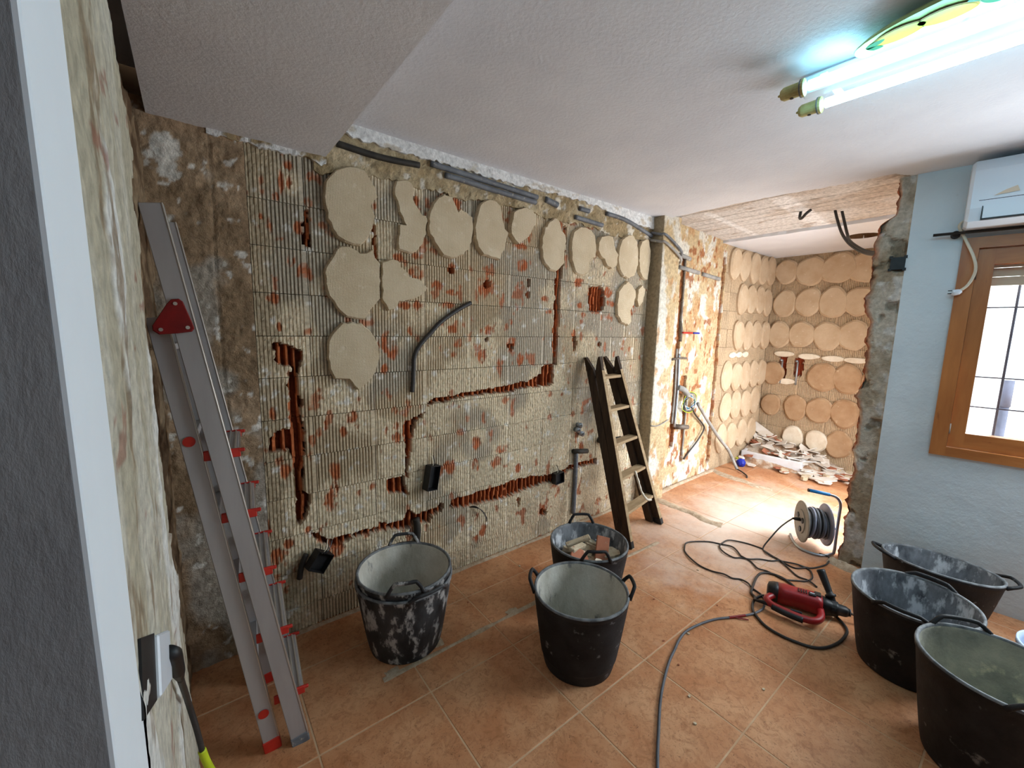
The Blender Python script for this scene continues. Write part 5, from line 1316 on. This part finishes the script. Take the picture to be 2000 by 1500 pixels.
wt.location, wt.rotation_euler = (5.66, -0.10, 0.335), (0.55, 0.5, 0.15)
tag(wt, 'long white tile offcut sticking up in the far corner', 'tile shard', GS)

# crumpled blue and white bag by the hose
bagm = bmesh.new()
bmesh.ops.create_icosphere(bagm, subdivisions=3, radius=0.045)
for v in bagm.verts:
    q = 0.75 + 0.5 * float(fbm(np.array(v.co.x * 40 + 5), np.array((v.co.y + v.co.z * 1.3) * 40), 3))
    v.co = Vector((v.co.x * q, v.co.y * q * 1.1, v.co.z * q * 1.2))
me = bpy.data.meshes.new('crumpled_packet')
bagm.to_mesh(me); bagm.free()
me.materials.append(M['blue'])
bag = link('body', me)
pk = empty('crumpled_packet', (5.02, -0.15, 0.05), 0, 'crumpled blue and white packet beside the shower tray', 'packet')
bag.parent = pk
MB().box((0.0, 0.0, 0.058), (0.05, 0.06, 0.030), Matrix.Rotation(0.5, 3, 'Y'), ch=0.008).build('white_top', M['shard'], pk)
MB().box((-0.01, 0.045, 0.045), (0.03, 0.03, 0.025), Matrix.Rotation(0.7, 3, 'X'), ch=0.006).build('yellow_patch', M['fruit'], pk)

# ---------------------------------------------------------------- pipes, taps, hose and cable coil on the plastered wall
pp = empty('water_pipes', (3.7, 0, 0), 0, 'grey water pipes in the chased channel of the plastered wall', 'pipe')
pp.location = (0, 0, 0)
MB().tube(spline([(3.72, -0.012, 2.25), (3.725, -0.012, 1.9), (3.71, -0.015, 1.66)], 5), 0.012, 8).build('pipe', M['copper'], pp, smooth=True)
MB().tube(spline([(3.735, -0.012, 1.35), (3.755, -0.012, 1.0), (3.745, -0.012, 0.62)], 5), 0.014, 8).build('pipe', M['steel'], pp, smooth=True)
MB().tube(spline([(3.69, -0.010, 1.40), (3.71, -0.010, 1.0), (3.70, -0.010, 0.66)], 5), 0.010, 8).build('pipe', M['conduit_light'], pp, smooth=True)
MB().tube(spline([(3.955, -0.008, 0.86), (3.945, -0.008, 0.6), (3.935, -0.008, 0.30)], 5), 0.009, 8).build('pipe', M['conduit_light'], pp, smooth=True)
MB().tube([(3.60, -0.02, 1.30), (3.74, -0.03, 1.31), (3.84, -0.03, 1.305)], 0.011, 8).build('cross_pipe', M['copper'], pp, smooth=True)
tap = MB().tube([(3.71, -0.015, 1.66), (3.71, -0.03, 1.58), (3.71, -0.03, 1.47)], [0.014, 0.018, 0.014], 10).build('valve', M['copper'], pp, smooth=True)
MB().tube([(3.70, -0.055, 1.555), (3.86, -0.06, 1.553)], 0.009, 8).build('red_lever', M['red'], tap)
MB().tube([(3.88, -0.06, 1.553), (3.99, -0.06, 1.552)], 0.009, 8).build('blue_lever', M['blue'], tap)
MB().tube([(3.71, -0.02, 1.555), (3.78, -0.058, 1.555)], 0.007, 8).build('lever_stem', M['steel'], tap)
st = empty('pipe_stub', (0, 0, 0), 0, 'short threaded grey pipe stub in the plastered wall', 'pipe')
MB().tube([(3.76, 0.0, 0.62), (3.84, -0.05, 0.615), (3.90, -0.07, 0.61)], [0.026, 0.026, 0.022], 14).build('stub', M['copper'], st, smooth=True)
MB().tube([(3.895, -0.068, 0.61), (3.905, -0.072, 0.61)], 0.016, 12).build('opening', M['black'], st)
# elbow, hose and cable coil
coil = empty('cable_coil', (0, 0, 0), 0, 'coil of green and blue wires hanging from the plastered wall', 'cable coil')
cc = Vector((3.93, -0.05, 0.86))
for k in range(7):
    r_ = 0.055 + 0.0085 * k
    ps = [tuple(cc + Vector((r_ * math.cos(a) * 1.25, -0.012 * math.sin(3 * a + k), r_ * math.sin(a)))) for a in [2 * math.pi * i / 24 for i in range(24)]]
    MB().tube(ps, 0.0032, 6, closed=True).build('wire_turn', M[('steel', 'leafgreen', 'blue_grip', 'cream_cable', 'conduit', 'leafgreen', 'yellowgreen')[k]], coil, smooth=True)
hose = empty('grey_hose', (0, 0, 0), 0, 'grey flexible hose running from wall to floor', 'hose')
MB().tube(spline([(3.75, -0.02, 1.02), (3.82, -0.05, 0.99), (3.87, -0.06, 0.93)], 5), 0.028, 10).build('elbow', M['conduit_light'], hose, smooth=True)
MB().tube(spline([(4.02, -0.09, 0.845), (4.30, -0.09, 0.60), (4.55, -0.10, 0.39), (4.72, -0.12, 0.25), (4.80, -0.15, 0.12), (4.83, -0.19, 0.018)], 6), 0.017, 10).build('tube', M['conduit_light'], hose, smooth=True)
MB().tube(spline([(4.83, -0.19, 0.018), (4.78, -0.26, 0.02), (4.72, -0.34, 0.012), (4.66, -0.37, 0.010)], 5), 0.008, 8).build('inner_cable', M['cord'], hose, smooth=True)
cd2 = MB().tube(spline([(3.98, -0.05, 0.80), (4.10, -0.04, 0.70), (4.28, -0.03, 0.58), (4.31, -0.03, 0.52), (4.20, -0.03, 0.42), (4.05, -0.02, 0.31), (3.96, -0.02, 0.25)], 6), 0.008, 8).build('black_cable', M['cord'], None, smooth=True)
tag(cd2, 'thin black cable bent down the plastered wall beside the hose', 'cable')
# grey pipes crossing the column near the ceiling
for i, (za, zb, lb) in enumerate(((2.37, 2.26, 'upper grey conduit crossing the column under the ceiling'), (2.31, 2.20, 'lower pale conduit crossing the column under the ceiling'))):
    o = MB().tube(spline([(3.14, -0.02, za + 0.02), (3.165, -0.10, za), (3.20, -0.135, za - 0.01), (3.44, -0.135, zb), (3.56, -0.03, zb - 0.03)], 5), 0.011, 10).build('conduit', M['conduit' if i == 0 else 'conduit_light'], None, smooth=True)
    tag(o, lb, 'conduit')
for u0_, u1_, z_ in ((3.62, 3.98, 2.16), (4.05, 4.40, 2.135), (3.62, 3.80, 2.27)):
    MB().tube([(u0_, -0.012, z_), (u1_, -0.012, z_ - 0.02)], 0.02, 8).build('pipe', M['conduit_light'], pp, smooth=True)
wr = MB().tube(spline([(3.16, -0.128, 0.735), (3.25, -0.132, 0.72), (3.35, -0.132, 0.735), (3.44, -0.128, 0.755)], 5), 0.005, 6).build('thin_pipe', M['conduit_light'], None, smooth=True)
tag(wr, 'thin grey pipe fixed across the lower column', 'pipe')

# ---------------------------------------------------------------- boxes, conduits and pipe stubs on the brick wall
arc = MB().tube(spline([(a, -0.018, b) for a, b in ARC], 6), [0.0125 + 0.0012 * (k % 2) for k in range(6 * (len(ARC) - 1) + 1)], 10)
arc = tag(arc.build('black_conduit', M['cord'], None, smooth=True), 'black corrugated conduit arching up the brick wall', 'conduit')
def wbox(name, c, s, rot, label, wires=0):
    e = empty(name, c, 0, label, 'wall box', None)
    e.rotation_euler = rot
    w, dp, h = s
    mb = MB()
    t_ = 0.004
    mb.box((0, dp / 2, 0), (w, t_, h)).box((-w / 2, 0, 0), (t_, dp, h)).box((w / 2, 0, 0), (t_, dp, h)).box((0, 0, -h / 2), (w, dp, t_)).box((0, 0, h / 2), (w, dp, t_))
    mb.build('shell', M['black'], e)
    MB().box((0, dp / 2 - 0.012, 0), (w * 0.92, 0.012, h * 0.92)).build('insert', M['black'], e)
    for k in range(wires):
        MB().tube(spline([(-0.01 + 0.008 * k, 0.0, h / 2 - 0.01), (-0.012 + 0.01 * k, -0.01, h / 2 + 0.02), (-0.02 + 0.015 * k, 0.01, h / 2 + 0.06)], 4), 0.0025, 6).build('wire', M[('cream_cable', 'cord', 'cord_grey')[k % 3]], e, smooth=True)
    return e
wbox('socket_box', (0.435, -0.055, 0.375), (0.095, 0.045, 0.095), (0.15, 0.62, 0.35), 'tilted black wall box hanging low beside the stacked tubs', 3)
MB().tube(spline([(0.38, -0.03, 0.42), (0.355, -0.035, 0.36), (0.345, -0.03, 0.30)], 4), 0.014, 8).build('socket_tail', M['cord'], None, smooth=True)['label'] = 'black cable tail hanging behind the low wall box'
bpy.data.objects['socket_tail']['category'] = 'cable'
wbox('socket_box', (1.075, -0.035, 0.675), (0.075, 0.05, 0.145), (0.05, 0.16, 0.25), 'tall black wall box in the brick wall below the black conduit', 2)
wbox('socket_box', (2.135, -0.03, 0.445), (0.085, 0.045, 0.08), (0.0, -0.06, 0.0), 'small black wall box beside the lower chase near the ladder', 2)
o = MB().tube(spline([(0.985, -0.005, 0.43), (0.99, -0.012, 0.36), (0.985, -0.012, 0.28)], 4), 0.022, 8).build('conduit_stub', M['conduit_dark'], None, smooth=True)
tag(o, 'dark conduit stub in the chase above the stacked tubs', 'conduit')
wtuft = empty('wire_tuft', (0, 0, 0), 0, 'tuft of thin black wires sticking out of the brick wall', 'wires')
for k in range(5):
    a = random.uniform(-0.3, 0.3)
    MB().tube(spline([(1.36, 0.0, 0.40), (1.39 + 0.01 * k, -0.03, 0.41 - 0.008 * k), (1.44 + 0.008 * k, -0.045, 0.36 - 0.012 * k), (1.46, -0.05, 0.315 - 0.006 * k)], 4), 0.002, 5).build('wire', M['cord'], wtuft, smooth=True)
vp = empty('drain_pipe', (0, 0, 0), 0, 'grey vertical pipe and valves behind the wooden ladder', 'pipe')
MB().tube(spline([(2.335, -0.02, 0.61), (2.335, -0.02, 0.35), (2.33, -0.02, 0.10)], 5), 0.017, 10).build('pipe', M['conduit'], vp, smooth=True)
MB().tube([(2.30, -0.02, 0.62), (2.45, -0.03, 0.60)], 0.02, 10).build('tee', M['conduit_dark'], vp, smooth=True)
MB().tube(spline([(2.62, 0.0, 0.66), (2.62, -0.06, 0.665), (2.70, -0.09, 0.665), (2.79, -0.09, 0.66)], 5), 0.026, 12).build('elbow', M['conduit_dark'], vp, smooth=True)
for dx, dz in ((0.0, 0.0), (0.045, -0.035), (0.02, 0.035)):
    v_ = MB().tube([(2.33 + dx, 0.0, 0.79 + dz), (2.33 + dx, -0.045, 0.79 + dz)], [0.018, 0.022], 12).build('valve', M['steel'], vp, smooth=True)
    MB().tube([(2.33 + dx, -0.0455, 0.79 + dz), (2.33 + dx, -0.047, 0.79 + dz)], 0.010, 10).build('opening', M['black'], v_)

# socket and cable on the left wall
sk = empty('wall_socket', (0, 0, 0), 0, 'white socket plate pulled out of the peeled left wall', 'socket')
RX = Matrix.Rotation(-0.54, 3, 'X')
MB().box((XL + 0.004, -1.318, 0.99), (0.012, 0.205, 0.088), RX, ch=0.004).build('plate', M['ac'], sk)
MB().box((XL - 0.010, -1.478, 1.088), (0.030, 0.155, 0.092), RX).build('dark_recess', M['black'], sk)  # solid black block standing in for the dark of the wall recess
MB().tube([(XL + 0.009, -1.262, 0.965), (XL + 0.014, -1.245, 0.945), (XL + 0.0155, -1.205, 0.88), (XL + 0.016, -1.18, 0.845)], [0.012, 0.014, 0.012, 0.007], 12).build('plug', M['black'], sk, smooth=True)
MB().tube(spline([(XL + 0.016, -1.18, 0.845), (XL + 0.017, -1.10, 0.745), (XL + 0.019, -1.05, 0.669), (XL + 0.028, -1.05, 0.60), (XL + 0.034, -1.05, 0.54)], 5), 0.0062, 8).build('cord', M['cord'], sk, smooth=True)
MB().tube(spline([(XL + 0.034, -1.05, 0.54), (XL + 0.040, -1.05, 0.505), (XL + 0.052, -1.05, 0.46), (XL + 0.075, -1.05, 0.40)], 5), 0.0085, 8).build('sleeve', M['yellowgreen'], sk, smooth=True)

# wires dangling from the far ceiling to the partition end
for k, lb in ((0, 'left black cable dangling from the exposed slab to the partition'), (1, 'right black cable dangling from the exposed slab to the partition')):
    dx = 0.05 * k
    o = MB().tube(spline([(4.05 + dx, -1.04 - dx * 0.6, 2.56), (4.04 + dx, -1.07 - dx * 0.6, 2.46), (3.98 + dx, -1.13 - dx * 0.4, 2.33), (3.86, -1.22, 2.22 + 0.02 * k), (3.72, -1.34, 2.13 + 0.015 * k), (3.56, -1.455, 2.085 + 0.012 * k)], 6), 0.010, 8).build('ceiling_cable', M['cord'], None, smooth=True)
    tag(o, lb, 'cable')
hk = MB().tube(spline([(3.92, -0.86, 2.56), (3.90, -0.86, 2.49), (3.85, -0.89, 2.465), (3.82, -0.93, 2.49), (3.84, -0.95, 2.515)], 5), 0.011, 8).build('ceiling_cable', M['cord'], None, smooth=True)
tag(hk, 'short hooked black cable end under the exposed slab', 'cable')

# ---------------------------------------------------------------- cable reel and cords
RC = Vector((3.53, -1.292, 0.19))
ax = Vector((0.563, -0.827, 0)).normalized()
rot_ = ax.to_track_quat('Z', 'Y').to_matrix()
reel = empty('cable_reel', (3.5, -1.25, 0), 0, 'cable reel with grey drum and blue grip standing in the opening', 'cable reel')
reel.location = (0, 0, 0)
HW = 0.074
for s, mt in ((-1, 'flange'), (1, 'flange_blue')):
    f_ = MB().lathe([(0.020, -0.006), (0.142, -0.006), (0.150, -0.003), (0.150, 0.003), (0.142, 0.006), (0.020, 0.006), (0.020, -0.006)], 44, RC + ax * HW * s, rot_).build('flange', M[mt], reel, smooth=False)
    if s < 0:
        MB().lathe([(0.001, -0.012), (0.085, -0.012), (0.088, -0.006), (0.088, 0.0)], 36, RC + ax * HW * s, rot_).build('hub_plate', M['flange'], f_)
        for an in (0.6, 2.7, 4.4):
            q = RC + ax * (HW * s - 0.012) + rot_ @ Vector((0.055 * math.cos(an), 0.055 * math.sin(an), 0))
            MB().tube([tuple(q), tuple(q - ax * 0.006)], 0.020, 16).build('outlet', M['black'], f_)
        q = RC + ax * (HW * s - 0.012) + Vector((0, 0, 0.012))
        MB().tube([tuple(q), tuple(q - ax * 0.03), tuple(q - ax * 0.05)], [0.014, 0.012, 0.006], 10).build('strain_relief', M['black'], f_, smooth=True)
MB().lathe([(0.06, -HW), (0.06, HW)], 30, RC, rot_).build('drum', M['flange'], reel, smooth=True)
for k in range(15):
    pz = -HW + 0.012 + k * (2 * HW - 0.024) / 14
    r_ = 0.104 + 0.008 * math.sin(k * 2.1) - 0.010 * abs(k - 6) / 6
    tw_ = 0.018 * math.sin(k * 1.3)
    ps = [tuple(RC + rot_ @ Vector((r_ * math.cos(a), r_ * math.sin(a), pz + tw_ * math.cos(a + k * 0.4) * 0.7))) for a in [2 * math.pi * i / 36 for i in range(36)]]
    MB().tube(ps, 0.0068, 7, closed=True).build('cable_turn', M['cord_grey' if k % 4 else 'flange_blue'], reel, smooth=True)
MB().lathe([(0.092, -HW + 0.006), (0.094, 0), (0.090, HW - 0.006)], 30, RC, rot_).build('wound_cable', M['cord'], reel, smooth=True)
side_ = Vector((-ax.y, ax.x, 0))
if side_.y < 0:
    side_ = -side_                                   # away from the camera
base_pts = [RC + ax * a_ + side_ * b_ for a_, b_ in ((-0.088, 0.150), (-0.102, 0.03), (-0.084, -0.082), (0.01, -0.134), (0.10, -0.085), (0.118, -0.074))]
ps = [Vector((p.x, p.y, 0.0105)) for p in base_pts[:-1]] + [Vector((base_pts[-1].x, base_pts[-1].y, 0.03))]
up0 = ps[-1]
ps2 = ps + [up0 + Vector((0, 0, 0.10)), up0 + Vector((0.004, 0, 0.26)), up0 + Vector((0.0, 0.0, 0.355)) , up0 - ax * 0.03 + Vector((0, 0, 0.40)), up0 - ax * 0.08 + Vector((0, 0, 0.414))]
MB().tube(spline([tuple(p) for p in ps2], 6), 0.0095, 10).build('frame', M['steel'], reel, smooth=True)
MB().tube([tuple(up0 - ax * 0.07 + Vector((0, 0, 0.413))), tuple(up0 - ax * 0.195 + Vector((0, 0, 0.428)))], 0.0125, 12).build('grip', M['blue_grip'], reel, smooth=True)
MB().tube([tuple(up0 - ax * 0.195 + Vector((0, 0, 0.428))), tuple(up0 - ax * 0.203 + Vector((0, 0, 0.429)))], 0.0128, 12).build('grip_cap', M['black'], reel)
ac_ = RC + ax * (HW + 0.0)
MB().tube([tuple(RC - ax * HW), tuple(RC + ax * 0.11), (up0.x, up0.y, RC.z)], 0.008, 8).build('axle', M['steel'], reel, smooth=True)

cord = empty('extension_cord', (0, 0, 0), 0, 'thin black extension cord looped on the floor in front of reel', 'cord')
for i, l in enumerate(CORD):
    pts = [(x, y, 0.006 + 0.004 * ((i + k) % 3 == 0)) for k, (x, y) in enumerate(l)]
    if i == 0:
        q = RC - ax * (HW + 0.058) + Vector((0, 0, 0.012))
        e_ = Vector(pts[5])
        pts = [tuple(q)] + [tuple(q.lerp(e_, f) + Vector((0, 0, 0.045 * math.sin(math.pi * f) - 0.05 * f * (1 - f)))) for f in (0.2, 0.45, 0.7)] + pts[5:]
        pts[-1] = (ps[3].x, ps[3].y, 0.022)
    MB().tube(spline(pts, 6), 0.0052, 7).build('cord_loop', M['cord'], cord, smooth=True)
g = MB().tube(spline([(x, y, 0.007) for x, y in GREY_CORD], 6), 0.0062, 7)
gc = empty('grey_power_lead', (0, 0, 0), 0, 'grey cord snaking across the tiles towards the camera', 'cord')
g.build('cord', M['cord_grey'], gc, smooth=True)
rx = GREY_CORD[4]
MB().tube([(rx[0], rx[1], 0.008), (rx[0] + 0.045, rx[1] - 0.06, 0.008)], 0.004, 6).build('red_tail', M['darkred'], gc)
MB().tube([(GREY_CORD[3][0], GREY_CORD[3][1], 0.0078), (rx[0], rx[1], 0.0078), (GREY_CORD[5][0] * 0.25 + rx[0] * 0.75, GREY_CORD[5][1] * 0.25 + rx[1] * 0.75, 0.0078)], 0.0072, 8).build('red_tape', M['darkred'], gc)

# ---------------------------------------------------------------- rotary hammer drill
DO = Vector((2.615, -1.375, 0.0))                    # rear of the motor on the floor
du = Vector((0.37, -0.93, 0)).normalized()  # towards the chuck
dv = Vector((du.y, -du.x, 0))
if dv.x > 0:
    dv = -dv                                         # towards the camera: handle side
dw = Vector((0, 0, 1))
def DP(u, v, w):
    return tuple(DO + du * u + dv * v + dw * w)
drill = empty('hammer_drill', tuple(DO), 0, 'red and black rotary hammer drill lying on the tiles', 'drill')
drill.location = (0, 0, 0)
def loft(secs, n=16):
    """secs: (u, v, w, rv, rw) superellipse sections along the barrel"""
    vs_, fs_ = [], []
    for u, v, w, rv, rw in secs:
        for k in range(n):
            a = 2 * math.pi * k / n
            ca, sa = math.cos(a), math.sin(a)
            vs_.append(DP(u, v + 1.15 * rv * math.copysign(abs(ca) ** 0.7, ca), 1.15 * (w + rw * math.copysign(abs(sa) ** 0.7, sa))))
    for i in range(len(secs) - 1):
        for k in range(n):
            fs_.append((i * n + k, i * n + (k + 1) % n, (i + 1) * n + (k + 1) % n, (i + 1) * n + k))
    fs_ += [tuple(range(n)), tuple((len(secs) - 1) * n + k for k in range(n))]
    return MB().add(vs_, fs_)
loft([(-0.035, 0.0, 0.052, 0.018, 0.026), (-0.028, 0.0, 0.052, 0.034, 0.040), (0.0, 0.0, 0.053, 0.042, 0.045), (0.02, 0.0, 0.053, 0.043, 0.046)]).build('motor_cap', M['black'], drill, smooth=True)
body = loft([(0.018, 0.0, 0.053, 0.043, 0.046), (0.05, 0.0, 0.054, 0.045, 0.047), (0.10, 0.0, 0.054, 0.042, 0.046), (0.16, 0.0, 0.054, 0.044, 0.047), (0.20, 0.002, 0.054, 0.046, 0.047), (0.225, 0.006, 0.053, 0.044, 0.044)]).build('casing', M['drill_red'], drill, smooth=True)
for k in range(4):
    MB().box(DP(0.115 + 0.012 * k, 0.012, 0.118), (0.005, 0.034, 0.004), Matrix((du, dv, dw)).transposed()).build('vent_slot', M['black'], body)
sel = MB().box(DP(0.178, 0.016, 0.116), (0.034, 0.030, 0.010), Matrix((du, dv, dw)).transposed(), ch=0.003).build('selector', M['black'], body)
MB().box(DP(0.178, 0.016, 0.122), (0.022, 0.005, 0.003), Matrix((du, dv, dw)).transposed()).build('selector_mark', M['ac'], sel)
MB().box(DP(0.205, 0.0, 0.116), (0.030, 0.04, 0.010), Matrix((du, dv, dw)).transposed(), ch=0.004).build('cover', M['conduit_dark'], body)
# D handle towards the camera
hd = MB().tube(spline([DP(0.0, 0.03, 0.055), DP(-0.035, 0.075, 0.048), DP(-0.02, 0.112, 0.042), DP(0.05, 0.140, 0.040), DP(0.13, 0.158, 0.040), DP(0.185, 0.150, 0.042), DP(0.215, 0.10, 0.046), DP(0.215, 0.03, 0.055)], 6), 0.0185, 12).build('handle', M['drill_red'], drill, smooth=True)
MB().tube(spline([DP(-0.01, 0.128, 0.038), DP(0.05, 0.152, 0.037), DP(0.13, 0.172, 0.037)], 6), 0.0165, 12).build('grip', M['black'], hd, smooth=True)
MB().box(DP(0.10, 0.128, 0.046), (0.055, 0.014, 0.022), Matrix((du, dv, dw)).transposed(), ch=0.004).build('trigger', M['black'], hd)
MB().tube([DP(-0.015, 0.115, 0.040), DP(-0.05, 0.105, 0.034), DP(-0.10, 0.092, 0.024)], [0.016, 0.011, 0.006], 10).build('cord_guard', M['black'], hd, smooth=True)
# gearbox, chuck, bit
loft([(0.215, 0.0, 0.052, 0.038, 0.042), (0.25, -0.004, 0.051, 0.037, 0.040), (0.285, -0.006, 0.05, 0.030, 0.032), (0.30, -0.006, 0.05, 0.030, 0.031), (0.303, -0.006, 0.05, 0.024, 0.025), (0.335, -0.006, 0.05, 0.022, 0.023), (0.35, -0.006, 0.05, 0.015, 0.016)]).build('gearbox', M['black'], drill, smooth=True)
MB().tube([DP(0.352, -0.006, 0.0575), DP(0.356, -0.006, 0.0575)], 0.020, 14).build('chuck_collar', M['conduit'], drill)
MB().tube([DP(0.335, -0.006, 0.0575), DP(0.40, -0.012, 0.045), DP(0.435, -0.015, 0.043)], 0.0065, 8).build('drill_bit', M['copper'], drill, smooth=True)
cl = MB().tube([DP(0.268, -0.006, 0.0575), DP(0.290, -0.006, 0.0575)], 0.044, 18).build('clamp_ring', M['black'], drill)
b0 = Vector(DP(0.279, -0.012, 0.085))
b1 = Vector((2.775, -1.542, 0.226))
hv = (b1 - b0).normalized()
ln_ = (b1 - b0).length
aux = MB().tube([tuple(b0 + hv * (ln_ * f)) for f in (0, 0.10, 0.16, 0.18, 0.24, 0.27, 0.34, 0.6, 0.9, 0.96, 1.0)], [0.015, 0.016, 0.018, 0.026, 0.027, 0.017, 0.0165, 0.0185, 0.0205, 0.022, 0.018], 14).build('side_handle', M['black'], drill, smooth=True)
for i, l in enumerate(DRILL_CORD):
    pts = [(x, y, 0.008) for x, y in l]
    if i == 0:
        pts[-1] = DP(-0.095, 0.092, 0.022)
        pts[-2] = (pts[-2][0], pts[-2][1], 0.012)
    else:
        pts[0] = DP(-0.03, 0.03, 0.012)
    MB().tube(spline(pts, 6), 0.0072, 8).build('power_cord', M['cord'], drill, smooth=True)

# a few crumbs on the floor
crumb = [shard_mesh('x', 5, 0.008, 0.006, M['plaster_chunk'], 90), shard_mesh('x', 4, 0.006, 0.006, M['shard_red'], 91)]
for x, y in ((1.72, -1.30), (1.80, -1.17), (1.60, -1.42), (2.05, -0.95), (1.95, -1.22), (1.62, -0.22), (1.15, -0.33), (2.1, -0.35), (1.5, -1.5), (2.3, -1.2), (1.9, -1.6), (2.55, -0.95)):
    place('mortar_crumb', random.choice(crumb), (x, y, 0.0025), (0, 0, random.uniform(0, 6)), 'tiny mortar crumb lying on the floor tiles', 'crumb', 'mortar crumbs on the floor')
